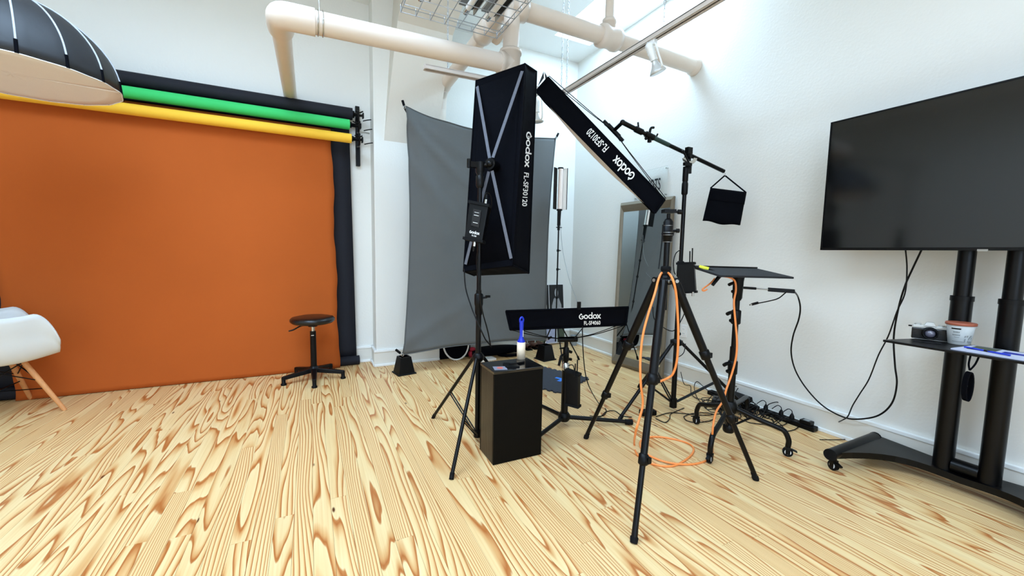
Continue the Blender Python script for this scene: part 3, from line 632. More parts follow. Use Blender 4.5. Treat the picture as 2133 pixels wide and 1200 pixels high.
# ================================================================== MIRROR
t = thing('leaning_mirror', 'tall mirror in a taupe stepped frame leaning against the right wall', 'mirror', (2.96, 3.02, 0))
m0, m1, m2_, m3 = V((2.920, 3.345, .004)), V((2.985, 2.705, .004)), V((3.085, 2.765, 1.735)), V((3.055, 3.455, 1.735))
nn = ((m1-m0).cross(m3-m0)).normalized(); nn = -nn if nn.x > 0 else nn
cc = (m0+m1+m2_+m3)/4
def ring(ins, lift): return [p+((cc-p).normalized())*ins*1.2+nn*lift for p in (m0, m1, m2_, m3)]
for i0, i1, l0, l1, nm in ((0, .030, .012, .030, 'outer_moulding'), (.030, .062, .030, .020, 'middle_moulding'), (.062, .092, .020, .006, 'inner_moulding')):
    a, b, c, d = ring(i0, l0), ring(i1, l1), ring(i0, -.012), ring(i1, -.012)
    o = MB()
    for k in range(4):
        j = (k+1) % 4; o.add([a[k], a[j], b[j], b[k], c[k], c[j], d[j], d[k]], [(0, 1, 2, 3), (7, 6, 5, 4), (0, 4, 5, 1), (2, 6, 7, 3)])
    o.build(nm, FRAME, t)
MB().prism(ring(.085, .0), nn*.004).build('mirror_glass', MIRR, t)
MB().prism(ring(.04, -.012), -nn*.006).build('backing', BLK, t)

# acrylic sign
t = thing('acrylic_sign', 'clear acrylic wall sign with black lettering above the leaning mirror', 'sign', (XR-.02, 3.0, 1.9))
sy0, sy1, sz0, sz1 = (3.100, 3.200, 2.022)[1], (3.100, 2.876, 2.037)[1], (3.100, 2.906, 1.768)[2]-.02, (3.100, 2.876, 2.037)[2]
MB().bx(3.097, 3.101, sy1, sy0+.12, sz0, sz1).build('panel', GLASS, t)
for y, z in ((sy1+.02, sz1-.02), (sy1+.02, sz0+.02), (sy0+.10, sz1-.02), (sy0+.10, sz0+.02)): MB().cyl((3.094, y, z), (XR, y, z), .006, n=10).build('standoff', CHR, t)
p0 = (3.094, 2.916, 1.833); MB().text('HOTS', (3.094, p0[1]+.235, p0[2]-.01), (0, -1, 0), (0, 0, 1), .160, .0, .014, .47).build('lettering', DARKP, t)
# wall outlets
def outlet(label, c, n_):
    c = V(c); n_ = V(n_); s = n_.cross(V((0, 0, 1))); t = thing('wall_outlet', label, 'outlet', c)
    MB().box(c+n_*.003, (.006, .07, .115), (n_, s, V((0, 0, 1)))).build('cover_plate', WHT, t, bevel=.002)
    for dz in (.02, -.02):
        o = MB().box(c+n_*.007+V((0, 0, dz)), (.003, .034, .028), (n_, s, V((0, 0, 1)))).build('socket', TRIM, t)
        MB().box(c+n_*.0088+V((0, 0, dz))+s*.006, (.001, .002, .009), (n_, s, V((0, 0, 1)))).box(c+n_*.0088+V((0, 0, dz))-s*.006, (.001, .002, .009), (n_, s, V((0, 0, 1)))).build('slot', BLK, o)
outlet('white wall outlet low on the right wall behind the tripod', (XR, (3.120, 2.606, 0.474)[1], (3.120, 2.606, 0.474)[2]), (-1, 0, 0))

# ================================================================== FOAM MAT
t = thing('foam_mat', 'dark grey interlocking foam mat on the floor behind the black pedestal', 'mat', (2.0, 3.1, 0))
c0, c1, c2, c3 = V((1.72, 2.87, 0)), V((2.30, 2.93, 0)), V((2.22, 3.50, 0)), V((1.64, 3.44, 0))
c0, c1, c2, c3 = [V(q) for q in ((1.86, 2.78, 0), (2.33, 3.00, 0), (2.12, 3.50, 0), (1.62, 3.28, 0))]
o_ = []
for a, b in ((c0, c1), (c1, c2), (c2, c3), (c3, c0)):
    d = (b-a); L_ = d.length; d.normalize(); nrm = V((d.y, -d.x, 0)); k = 9
    for i in range(k):
        for tt, hh in ((.08, 0), (.0+.16, .016), (.62, .020), (.70, 0)): o_.append(a+d*L_*(i+tt)/k+nrm*hh)
MB().prism([p+V((0, 0, .001)) for p in o_], (0, 0, .011)).build('tile', MATF, t)
tc = V((2.080, 3.058, 0.013)); tm = MB()
tm.box(tc, (.15, .035, .001), (V((1, .5, 0)), V((-.5, 1, 0)), V((0, 0, 1)))).box(tc+V((0, 0, .001)), (.15, .035, .001), (V((-.5, 1, 0)), V((1, .5, 0)), V((0, 0, 1))))
tm.build('tape_cross', BLUT, t)

# ================================================================== TUBE LIGHT ON THIN STAND
SX, SY = 2.382, 3.66
t = thing('thin_light_stand', 'thin black light stand carrying the tube light beside the grey backdrop', 'light stand', (SX, SY, 0))
zt = (2.382, 3.660, 1.454)[2]
MB().cyl((SX, SY, .22), (SX, SY, zt), .008, n=10).build('pole', BLKM, t)
for py in ((2.382, 3.660, 1.209)[2], (2.382, 3.660, 1.008)[2], (2.382, 3.660, 0.702)[2]): MB().cyl((SX, SY, py-.012), (SX, SY, py+.012), .014, n=12).cyl((SX, SY, py), (SX+.03, SY-.01, py), .005, n=6).build('collar', BLK, t)
for q in ((2.33, 3.42, 0), (2.380, 3.988, 0.000), (2.66, 3.60, 0)):
    q = V(q); MB().cyl((SX, SY, .50), q+V((0, 0, .01)), .007, n=8).build('leg', BLKM, t); MB().cyl(q, lerp(q, V((SX, SY, .52)), .06)+V((0, 0, .01)), .012, n=8).build('rubber_foot', RUB, t)
t = thing('tube_light', 'hand-held tube light with black barn doors on the thin stand', 'tube light', (SX, SY, zt))
z0, z1 = (2.382, 3.660, 1.641)[2], (2.382, 3.660, 2.070)[2]
MB().cyl((SX, SY, zt+.02), (SX+.003, SY, z0), .017, .021, n=16).build('grip', BLK, t)
MB().cyl((SX, SY, zt-.03), (SX, SY, zt+.03), .014, n=12).cyl((SX-.03, SY, zt), (SX+.04, SY, zt), .005, n=8).build('swivel', BLKM, t)
MB().cyl((SX+.004, SY-.005, z0), (SX+.006, SY-.005, z1), .024, n=24).build('lamp_tube', TUBEW, t)
MB().cyl((SX+.004, SY, z0-.01), (SX+.004, SY, z0+.006), .03, n=20).cyl((SX+.006, SY, z1-.006), (SX+.006, SY, z1+.008), .03, n=20).build('end_cap', BLK, t)
MB().hexa([V(p) for p in ((SX-.03, SY+.005, z0), (SX-.095, SY-.03, z0), (SX-.095, SY-.027, z0), (SX-.03, SY+.008, z0), (SX-.03, SY+.005, z1), (SX-.095, SY-.03, z1), (SX-.095, SY-.027, z1), (SX-.03, SY+.008, z1))]).build('barn_door', BLK, t)
MB().hexa([V(p) for p in ((SX+.03, SY+.0, z0), (SX+.060, SY-.05, z0), (SX+.060, SY-.047, z0), (SX+.03, SY+.003, z0), (SX+.03, SY+.0, z1), (SX+.060, SY-.05, z1), (SX+.060, SY-.047, z1), (SX+.03, SY+.003, z1))]).build('barn_door', WHT, t)
MB().tube([(SX+.06, SY-.05, z0), (SX+.06, SY-.05, z1)], .004, n=6, smooth=False).build('barn_door_edge', BLK, t)
tag(MB().tube([(SX+.02, SY, z0-.12), (2.387, 3.579, 1.219), (2.295, 3.316, 0.934), (2.060, 2.859, 0.791), (1.626, 2.238, 0.829)], .0022, n=6).build('charging_cable', GUM), 'thin grey cable running from the tube light down to the low softbox', 'cable')

# ================================================================== helpers for soft boxes and stands
def softbox(t, bk, fr, m=BLKF, th=.006, dm=WHTF):
    bk = [V(p) for p in bk]; fr = [V(p) for p in fr]; c = sum(bk+fr, V((0, 0, 0)))/8
    for k in range(4):
        j = (k+1) % 4; q = [bk[k], bk[j], fr[j], fr[k]]; n_ = (q[1]-q[0]).cross(q[3]-q[0]).normalized()
        if n_.dot(c-q[0]) < 0: n_ = -n_
        MB().grid(lambda u, v: lerp(lerp(q[0], q[1], u), lerp(q[3], q[2], u), v)+n_*(.006*math.sin(math.pi*v)+.002*math.sin(u*23+k)*math.sin(math.pi*v)), 24, 6).build('side_panel', m, t, solid=th)
    cb = sum(bk, V((0, 0, 0)))/4; dl = (bk[2]-bk[1]).normalized() if (bk[2]-bk[1]).length > (bk[1]-bk[0]).length else (bk[1]-bk[0]).normalized(); inn = []
    for p in bk:
        r_c = cb-p; al = dl*r_c.dot(dl); pe = r_c-al; inn.append(p+al.normalized()*.035+pe.normalized()*.022+(c-cb)*.10)
    MB().grid(lambda u, v: lerp(lerp(inn[0], inn[1], u), lerp(inn[3], inn[2], u), v), 12, 4).build('back_panel', m, t, solid=th)
    o = MB()
    for k in range(4):
        j = (k+1) % 4; o.add([bk[k], bk[j], inn[j], inn[k]], [(0, 1, 2, 3)])
    o.build('back_flap', m, t, solid=.004)
    e = MB().tube(bk, .006, n=6, smooth=False, closed=True)
    for k in range(4): e.tube([bk[k], fr[k]], .006, n=6, smooth=False)
    e.build('corner_binding', m, t)
    cf = sum(fr, V((0, 0, 0)))/4; nf = (cf-cb).normalized(); fi = [lerp(p, cf, .03) for p in fr]
    MB().grid(lambda u, v: lerp(lerp(fi[0], fi[1], u), lerp(fi[3], fi[2], u), v)+nf*(.035*math.sin(math.pi*u)*math.sin(math.pi*v)-.006), 20, 8).build('diffuser', dm, t, solid=.002)
    MB().tube(fr, .007, n=6, smooth=False, closed=True).build('front_rim', m, t)
    return cb, nf
def strap(a, b, w_, nrm, th=.003):
    a, b, nrm = V(a), V(b), V(nrm).normalized(); d = (b-a).normalized(); s = d.cross(nrm).normalized()
    return MB().box((a+b)/2, ((b-a).length, w_, th), (d, s, d.cross(s)))

# ================================================================== STRIP SOFTBOX A (upright)
bk = [(0.966, 2.474, 2.254), (1.168, 2.208, 2.295), (1.076, 2.137, 1.104), (0.867, 2.406, 1.057)]
fr = [(1.085, 2.586, 2.281), (1.310, 2.319, 2.322), (1.236, 2.231, 1.052), (0.980, 2.514, 1.023)]
t = thing('strip_softbox', 'tall black strip softbox standing upright, seen from behind, above the pedestal', 'softbox', (1.018, 2.291, 1.689), 'black strip softboxes')
cb, nf = softbox(t, bk, fr)
bkv = [V(p) for p in bk]; hub = V((0.973, 2.247, 1.699))
for p in bkv:
    q = lerp(p, cb, .07)-nf*.004
    strap(q, lerp(q, hub, .93), .019, nf).build('strap', WEB, t)
MB().cyl(hub-nf*.012, hub+nf*.06, .034, n=20).ball(hub-nf*.01, .022, 12).build('mounting_hub', BLKM, t)
side_up = (V(fr[1])-bkv[1]).normalized(); sdn = (bkv[2]-bkv[1]).normalized()
nrm_out = sdn.cross(side_up)
pL = lambda s, k: lerp(lerp(bkv[1], bkv[2], s), lerp(V(fr[1]), V(fr[2]), s), k)
mp_ = MB(); sn = sdn.cross(side_up).normalized(); lift = .016
logo(mp_, pL(.325, .26)+sn*0, sdn, side_up, .0425, lift, 1.5)
mp_.build('printed_name', WHT, t); mp_ = MB()
mp_.text('FL-SF30120', pL(.527, .24), sdn, side_up, .105, lift, .012, .42, .12)
mp_.build('printed_number', WHT, t)
# its stand
AX, AY = .912, 2.262
t = thing('light_stand', 'black light stand carrying the upright strip softbox behind the pedestal', 'light stand', (AX, AY, 0))
za = (0.912, 2.262, 1.687)[2]; zc = (0.912, 2.262, 0.533)[2]
MB().cyl((AX, AY, .05), (AX, AY, .95), .0165, n=16).build('lower_pole', BLKM, t)
MB().cyl((AX, AY, .93), (AX, AY, za-.02), .0135, n=16).build('upper_pole', BLKM, t)
MB().rev((AX, AY, .80), (AX, AY, .93), [(0, .02), (.1, .023), (.4, .023), (.5, .027), (.95, .027), (1, .02)], 16).cyl((AX, AY, .90), (AX+.05, AY-.01, .905), .006, n=8).box((AX+.055, AY-.01, .91), (.03, .01, .014)).build('locking_collar', BLK, t)
MB().rev((AX, AY, zc-.025), (AX, AY, zc+.03), [(0, .022), (.3, .036), (.7, .036), (1, .022)], 16).build('leg_hub', BLK, t)
F3 = [V((0.757, 2.718, 0.000)), V((0.631, 1.920, 0.000)), V((1.36, 2.33, 0))]
hubz = V((AX, AY, zc)); bz = V((AX, AY, .05))
for q in F3:
    d = (q-V((AX, AY, 0))).normalized(); a = hubz+d*.035
    l = MB().cyl(a, q+V((0, 0, .008)), .0105, n=12).build('leg', BLKM, t)
    MB().cyl(q, lerp(q, a, .04)+V((0, 0, .008)), .0125, n=10).build('rubber_foot', RUB, l)
    s = V((-d.y, d.x, 0))*.008; m_ = lerp(a, q, .55)
    MB().tube([m_+s, bz+d*.02+s], .0045, n=6, smooth=False).tube([m_-s, bz+d*.02-s], .0045, n=6, smooth=False).build('brace', BLKM, t)
MB().cyl((AX, AY, .03), (AX, AY, .075), .024, n=14).build('brace_hub', BLK, t)
MB().rev((AX, AY, za-.13), (AX, AY, za+.02), [(0, .018), (.1, .024), (.45, .024), (.5, .018), (.6, .026), (1, .026)], 16).box((AX-.035, AY-.0, za), (.06, .03, .032)).cyl((AX-.07, AY, za-.02), (AX-.07, AY, za+.03), .012, n=10).build('tilt_head', BLKM, t)
MB().tube([(AX, AY, za), lerp(V((AX, AY, za)), hub, .6), hub], .013, n=10, smooth=False).build('head_spigot', BLKM, t)
# controller hanging on the stand
q = [V((0.845, 2.256, 1.472)), V((0.931, 2.177, 1.448)), V((0.893, 2.175, 1.241)), V((0.812, 2.251, 1.259))]
t = thing('power_controller', 'small black light controller with white name print, strapped to the upright softbox stand', 'controller', q[3])
nb = ((q[1]-q[0]).cross(q[3]-q[0])).normalized(); nb = -nb if nb.y < 0 else nb
MB().prism(q, nb*.045).build('case', BLK, t, bevel=.005)
for a, b in ((0, 1), (3, 2)):
    d = (q[b]-q[a]).normalized(); m_ = (q[a]+q[b])/2+nb*.022; MB().box(m_, ((q[b]-q[a]).length+.014, .016, .058), (d, (q[3]-q[0]).normalized(), nb)).build('end_bumper', RUB, t)
ux = (q[1]-q[0]).normalized(); uy = nb.cross(ux)*-1; uy = (q[0]-q[3]).normalized(); 
cen = sum(q, V((0, 0, 0)))/4-nb*.001
up_ = MB(); fl_ = ux.cross(uy); sg = -1 if fl_.dot(nb) > 0 else 1
MB().box(cen+uy*.02-nb*.002, (.05, .10, .004), (ux, uy, nb)).build('display_panel', LEATH, t)
logo(up_, lerp(q[3], q[0], .17)+ux*.028-nb*.002, ux, uy, .0125, .0005*sg)
up_.text('FL100', lerp(q[3], q[0], .10)+ux*.045-nb*.002, ux, uy, .012, .0005*sg, .01)
up_.box(cen+uy*.035-nb*.006, (.03, .0025, .001), (ux, uy, nb)).box(cen-uy*.008-nb*.006, (.03, .0025, .001), (ux, uy, nb)).box(cen+uy*.052-nb*.006, (.028, .002, .001), (ux, uy, nb))
up_.build('printed_name', WHT, t)
for i_, (k, s_) in enumerate(((.78, 1), (.55, -1))):
    base = lerp(q[0], q[1], k) if s_ > 0 else lerp(q[3], q[2], k); base = base+nb*.022
    o = MB().cyl(base, base+uy*s_*.035, .009, n=12).build('plug', CHR, t)
    MB().cyl(base+uy*s_*.035, base+uy*s_*.065, .009, .005, n=12).build('plug_boot', BLK, t)
tag(MB().tube([(0.922, 2.208, 1.495), (0.926, 2.197, 1.521), (0.956, 2.203, 1.508), (0.968, 2.214, 1.454), (0.968, 2.254, 1.396), (0.974, 2.290, 1.341)], .0035, n=6).build('light_cable', BLK), 'short black cable looping from the top of the controller', 'cable')
tag(MB().tube([(0.876, 2.190, 1.193), (0.874, 2.206, 1.123), (0.891, 2.205, 0.968), (0.908, 2.208, 0.852), (0.946, 2.197, 0.707), (0.975, 2.218, 0.612)], .004, n=6).build('mains_cable', BLK), 'black cable hanging down beside the upright softbox stand', 'cable')
tag(MB().tube([(0.863, 2.387, 1.073), (0.861, 2.354, 0.956), (0.876, 2.290, 0.843), (0.886, 2.234, 0.777), (0.905, 2.195, 0.710), (0.934, 2.198, 0.655), (0.972, 2.197, 0.611)], .004, n=6).build('mains_cable', BLK), 'black cable hanging from the lower left corner of the upright softbox', 'cable')

# ================================================================== PEDESTAL WITH THINGS ON IT
pa, pb, pc = V((0.883, 1.954, 0.000)), V((1.189, 1.949, 0.000)), V((0.869, 2.140, 0.000))
pux = (pb-pa).normalized(); puy = V((-pux.y, pux.x, 0)); PWD = (pb-pa).length; PD = .205; PHT = .531
t = thing('pedestal_box', 'tall black painted wooden box with worn sides, in front of the light stand', 'pedestal', pa+pux*PWD/2+puy*PD/2)
def pp(a, b, z): return pa+pux*a+puy*b+V((0, 0, z))
def slab(a0, a1, b0, b1, z0, z1): return MB().hexa([pp(a0, b0, z0), pp(a1, b0, z0), pp(a1, b1, z0), pp(a0, b1, z0), pp(a0, b0, z1), pp(a1, b0, z1), pp(a1, b1, z1), pp(a0, b1, z1)])
slab(0, PWD, 0, .015, .001, PHT-.015).build('front_panel', PAINTW, t, bevel=.0015)
slab(0, PWD, PD-.015, PD, .001, PHT-.015).build('back_panel', PAINTW, t, bevel=.0015)
slab(0, .015, .0155, PD-.0155, .001, PHT-.015).build('side_panel', WORNW, t, bevel=.001)
slab(PWD-.015, PWD, .0155, PD-.0155, .001, PHT-.015).build('side_panel', WORNW, t, bevel=.001)
slab(-.002, PWD+.002, -.002, PD+.002, PHT-.015, PHT).build('top_panel', mat('glossy_black_paint', '101011', .16, var=.2, bump=.03, bscale=30, coat=.3), t, bevel=.002)
lr = V((1.148, 2.146, 0.531)); t = thing('lint_roller', 'blue-handled lint roller standing upright on the black pedestal', 'lint roller', lr)
zz = lambda py: lr.z+(747-py)*.00268
MB().rev(lr, lr+V((0, 0, zz(708)-lr.z)), [(0, .021), (0, .026), (1, .026), (1, .021)], 28).build('sticky_roll', STK, t)
MB().rev(lr+V((0, 0, .10)), lr+V((0, 0, .235)), [(0, .024), (.08, .025), (.16, .016), (.35, .010), (.75, .013), (1, .014)], 18).build('handle', BLU, t)
MB().tube([lr+V((-.010, 0, .225)), lr+V((-.011, 0, .245)), lr+V((0, 0, .257)), lr+V((.011, 0, .245)), lr+V((.010, 0, .225))], .006, n=8).build('hanging_loop', BLU, t)
o_ = MB()
for k in range(7): o_.box(lr+V((.004, -.0142, .140+k*.006)), (.005, .001, .0035))
o_.build('handle_print', WHT, t)
t = thing('business_card', 'small card with a pink picture lying on the near left corner of the pedestal', 'card', pp(.06, .05, PHT))
MB().hexa([pp(a, b, PHT+z) for z in (.0006, .002) for a, b in ((.015, .03), (.085, .012), (.10, .075), (.03, .095))]).build('card', mat('card_print', '8c8fa0', .3, var=.3, scale=60), t)
MB().prism([pp(.058+.018*math.cos(k*.5236), .055+.02*math.sin(k*.5236), PHT+.0021) for k in range(12)], (0, 0, .0005)).build('picture', PINK, t)
t = thing('small_clamp', 'flat black clamp lying on top of the pedestal', 'clamp', pp(.16, .1, PHT))
MB().hexa([pp(a, b, PHT+z) for z in (.001, .007) for a, b in ((.09, .05), (.17, .03), (.18, .10), (.11, .13))]).tube([pp(.13, .08, PHT+.006), pp(.18, .09, PHT+.006), pp(.235, .10, PHT+.006)], .006, n=8).build('body', BLK, t)

# ================================================================== STRIP SOFTBOX B (tilted, on the boom)
U1, U2, L1, L2 = V((1.506, 2.510, 2.406)), V((2.155, 2.010, 1.553)), V((1.453, 2.573, 2.314)), V((2.123, 2.062, 1.465))
ln = (U2-U1).normalized(); dn = (L1-U1); dn = (dn-ln*dn.dot(ln)); wv = ln.cross(dn).normalized(); wv = wv if wv.y > 0 else -wv
L1b = U1+dn*1.18; 
bk = [U1+wv*.03, U2+wv*.03, U2+wv*.24, U1+wv*.24]
fr = [L1, L2, L2+wv*.29+ln*.0, L1+wv*.29]
t = thing('strip_softbox', 'tilted black strip softbox with white diffuser, hanging from the boom arm', 'softbox', (U1+U2)/2, 'black strip softboxes')
cb, nf = softbox(t, bk, fr)
side_up = ((L1+L2)/2-(bk[0]+bk[1])/2).normalized(); sdn = (U1-U2).normalized()
pL = lambda s, k: lerp(lerp(bk[1], bk[0], s), lerp(L2, L1, s), k)
mp_ = MB(); fl = sdn.cross(side_up); lift = .014*(1 if fl.y < 0 else -1)
logo(mp_, pL(.225, .27), sdn, side_up, .037, lift, 1.25)
mp_.build('printed_name', WHT, t); mp_ = MB()
mp_.text('FL-SF30120', pL(.445, .27), sdn, side_up, .072, lift, .012, .56, .12)
mp_.build('printed_number', WHT, t)
hb = cb-nf*.075
for p in bk:
    MB().tube([hb, lerp(hb, p, .3), p-nf*.01], .0028, n=6, smooth=False).cyl(hb, lerp(hb, p, .14), .0075, n=8).build('tension_rod', BLKM, t)
MB().cyl(hb-ln*.06, hb+ln*.06, .016, n=14).cyl(hb-ln*.10, hb-ln*.05, .011, n=12).cyl(hb+ln*.05, hb+ln*.10, .011, n=12).build('speed_ring', BLK, t)
MB().prism([U1-ln*.004+dn*.02, U1-ln*.045+wv*.02-dn*.06, U1-ln*.035+wv*.12, U1-ln*.004+wv*.20+dn*.5], ln*.002).prism([U1-ln*.008+dn*.2, U1-ln*.040-dn*.02, U1-ln*.002+dn*.75], wv*.002).build('end_flap', mat('flap_lining', '23272d', .8), t)
# boom stand C
CX, CY = 2.445, 2.105
z_of = {'top': (2.445, 2.105, 1.917)[2], 'hub': (2.445, 2.105, 0.535)[2]}
t = thing('boom_stand', 'black light stand with a counterweighted boom arm holding the tilted strip softbox', 'light stand', (CX, CY, 0))
BP = V((CX, CY, z_of['top']))
BLft = V((2.040, 2.207, 2.051)); BRt = V((2.827, 2.081, 1.821)); KN = V((1.945, 2.224, 2.083))
bd = (BRt-BLft).normalized()
tq = (BP-BLft).dot(bd); off_ = BP-(BLft+bd*tq)
MB().cyl(BLft, BRt, .0135, .0145, n=14).build('boom_arm', BLKM, t)
MB().cyl(BLft+bd*.13, BLft+bd*.30, .0155, n=14).build('grip_sleeve', mat('dark_green_sleeve', '1f3a36', .4), t)
MB().cyl(KN, BLft+bd*.02, .016, n=12).ball(KN, .019, 12).cyl(hb-nf*.0, KN, .013, n=12).build('knuckle_arm', BLKM, t)
k0 = BLft+bd*.035
MB().cyl(k0-bd*.03, k0+bd*.03, .021, n=14).cyl(k0, k0+V((-.01, 0, .055)), .006, n=8).build('clamp', BLK, t)
k1 = BLft+bd*.13
MB().cyl(k1-bd*.035, k1+bd*.035, .021, n=14).tube([k1, k1+V((0, 0, .03)), k1+V((.01, 0, .055)), k1+V((.035, 0, .062))], .009, n=8).box(k1+V((0, 0, -.03)), (.02, .02, .03)).cyl(k1+bd*.05, k1+bd*.05+V((.02, 0, .035)), .006, n=8).ball(k1-bd*.03+V((0, 0, -.028)), .012, 10).build('hook_clamp', BLK, t)
MB().cyl((CX, CY, .04), (CX, CY, 1.12), .0185, n=16).build('lower_pole', BLKM, t)
MB().cyl((CX, CY, 1.05), (CX, CY, BP.z-.16), .0145, n=16).build('upper_pole', BLKM, t)
za = BP.z
MB().rev((CX, CY, za-.30), (CX, CY, za-.20), [(0, .016), (.1, .022), (.8, .022), (1, .016)], 16).rev((CX, CY, za-.21), (CX, CY, za-.10), [(0, .014), (.1, .02), (1, .02)], 16).box((CX+.02, CY, za-.12), (.045, .03, .05)).build('pole_socket', BLK, t)
sv = V((.9, -.44, 0)).normalized(); nv = V((.44, .9, 0)).normalized()
cb_ = BP+V((0, -.03, -.035))
MB().prism([cb_+sv*.055*math.cos(a)+V((0, 0, .055*math.sin(a))) for a in [math.radians(190+i*16) for i in range(11)]]+[cb_+sv*.03*math.cos(a)+V((0, 0, .03*math.sin(a))) for a in [math.radians(350-i*16) for i in range(11)]], nv*.004).build('angle_scale', CHR, t)
MB().box(cb_+V((0, .012, -.02)), (.03, .02, .11)).box(cb_+V((0, .012, .045)), (.045, .03, .045)).cyl(cb_-V((0, .01, 0)), cb_+V((0, .04, 0)), .014, n=12).cyl(cb_+V((0, 0, -.05)), cb_+V((-.10, -.02, .03)), .006, n=8).box(cb_+V((-.02, 0, -.055)), (.07, .02, .022)).build('boom_head', BLK, t)
MB().rev((CX, CY, 1.02), (CX, CY, 1.14), [(0, .019), (.05, .025), (.95, .025), (1, .016)], 16).cyl((CX, CY, 1.10), (CX+.055, CY-.02, 1.10), .006, n=8).box((CX+.055, CY-.02, 1.10), (.012, .012, .036)).box((CX+.055, CY-.02, 1.10), (.036, .012, .012)).build('locking_collar', BLK, t)
hz = z_of['hub']; MB().rev((CX, CY, hz-.03), (CX, CY, hz+.02), [(0, .024), (.2, .045), (.8, .045), (1, .024)], 18).cyl((CX, CY, hz), (CX+.03, CY+.01, hz+.05), .008, n=8).ball((CX+.035, CY+.01, hz+.055), .014, 10).build('leg_hub', BLK, t)
for q in (V((1.947, 2.136, 0.000)), V((2.93, 1.80, 0)), V((2.60, 2.62, 0))):
    d = (q-V((CX, CY, 0))).normalized(); a = V((CX, CY, hz-.01))+d*.04
    l = MB().cyl(a, q+V((0, 0, .012)), .012, n=12).build('leg', BLKM, t)
    MB().cyl(q, lerp(q, a, .05)+V((0, 0, .01)), .015, n=10).build('rubber_foot', RUB, l)
    m_ = lerp(a, q, .52); s = V((-d.y, d.x, 0))*.009
    MB().tube([m_+s, V((CX, CY, .075))+d*.025+s], .006, n=6, smooth=False).tube([m_-s, V((CX, CY, .075))+d*.025-s], .006, n=6, smooth=False).build('brace', BLKM, t)
MB().cyl((CX, CY, .03), (CX, CY, .10), .027, n=14).build('brace_hub', BLK, t)
# sandbag
g0, g1, g2, g3 = V((2.715, 2.101, 1.689)), V((2.934, 1.966, 1.658)), V((2.887, 1.965, 1.410)), V((2.658, 2.106, 1.443))
t = thing('counterweight_bag', 'small black cloth bag hanging from the right end of the boom arm', 'weight bag', g3)
bn = (g1-g0).cross(g3-g0).normalized(); bn = -bn if bn.y < 0 else bn
def bagf(sgn):
    return lambda u, v: lerp(lerp(g3, g2, u), lerp(g0, g1, u), v)+bn*sgn*(.004+.030*(math.sin(math.pi*u)**.6)*(math.sin(math.pi*min(1, v*.9+.1))**.7)*(1-v*.55))+V((0, 0, .006*math.sin(u*9)*(1-v)))
MB().grid(bagf(-1), 16, 14).grid(bagf(1), 16, 14).build('bag', BLKF, t, solid=.003)
MB().grid(lambda u, v: bagf(-1)(u, .62+.38*v)-bn*(.005), 12, 6).build('flap', BLKF, t, solid=.003)
rt = V((2.833, 2.074, 1.788))
MB().tube([g0, lerp(g0, g1, .5)*0+rt+V((-.004, 0, 0))], .0055, n=6, smooth=False).tube([rt+V((.004, 0, 0)), g1], .0055, n=6, smooth=False).build('carrying_strap', BLKF, t)
MB().tube([BRt+V((0, 0, .0)), BRt+V((.008, 0, -.006)), rt+V((.008, 0, .006)), rt, rt+V((-.006, 0, .006)), BRt+V((-.004, 0, -.012))], .0025, n=6).build('hook', CHR, t)
# controller on stand C
q = [V((2.329, 2.037, 1.122)), V((2.384, 1.943, 1.129)), V((2.391, 1.920, 0.930)), V((2.330, 2.017, 0.916))]
t = thing('power_controller', 'black light controller with two antennas, hanging on the boom stand by the laptop tray', 'controller', q[3])
nb = ((q[1]-q[0]).cross(q[3]-q[0])).normalized(); nb = -nb if nb.y < 0 else nb
MB().prism(q, nb*.055).build('case', BLK, t, bevel=.004)
for a, b in ((0, 1), (3, 2)):
    d = (q[b]-q[a]).normalized(); MB().box((q[a]+q[b])/2+nb*.027, ((q[b]-q[a]).length+.012, .016, .064), (d, (q[3]-q[0]).normalized(), nb)).build('end_bumper', RUB, t)
for px, k in ((1436.5, .74), (1441, .88)):
    b_ = lerp(q[0], q[1], k)+nb*.02; MB().cyl(b_, b_+V((-.005, 0, .085+.02*(k > .8))), .0042, n=8).build('antenna', BLK, t)
MB().cyl(q[2]+nb*.02-V((.03, 0, 0)), q[2]+nb*.02-V((.03, 0, .03)), .008, n=10).build('plug', CHR, t)
tag(MB().tube([(2.421, 2.091, 1.222), (2.381, 2.097, 1.194), (2.356, 2.092, 1.134), (2.358, 2.085, 1.065), (2.366, 2.078, 1.041)], .0035, n=6).build('light_cable', BLK), 'black cable looping beside the boom stand above the controller', 'cable')
tag(MB().tube([(2.362, 1.978, 0.912), (2.376, 1.983, 0.815), (2.383, 2.016, 0.723), (2.351, 2.068, 0.629), (2.274, 2.158, 0.697), (2.275, 2.189, 0.793)], .0035, n=6).build('light_cable', BLK), 'black cable sagging from the hanging controller behind the tripod', 'cable')
tag(MB().tube([(2.313, 2.012, 0.551), (2.298, 1.991, 0.491), (2.308, 1.972, 0.464), (2.356, 1.962, 0.492), (2.386, 1.975, 0.553)], .003, n=6).build('light_cable', BLK), 'black cable looped under the leg hub of the boom stand', 'cable')

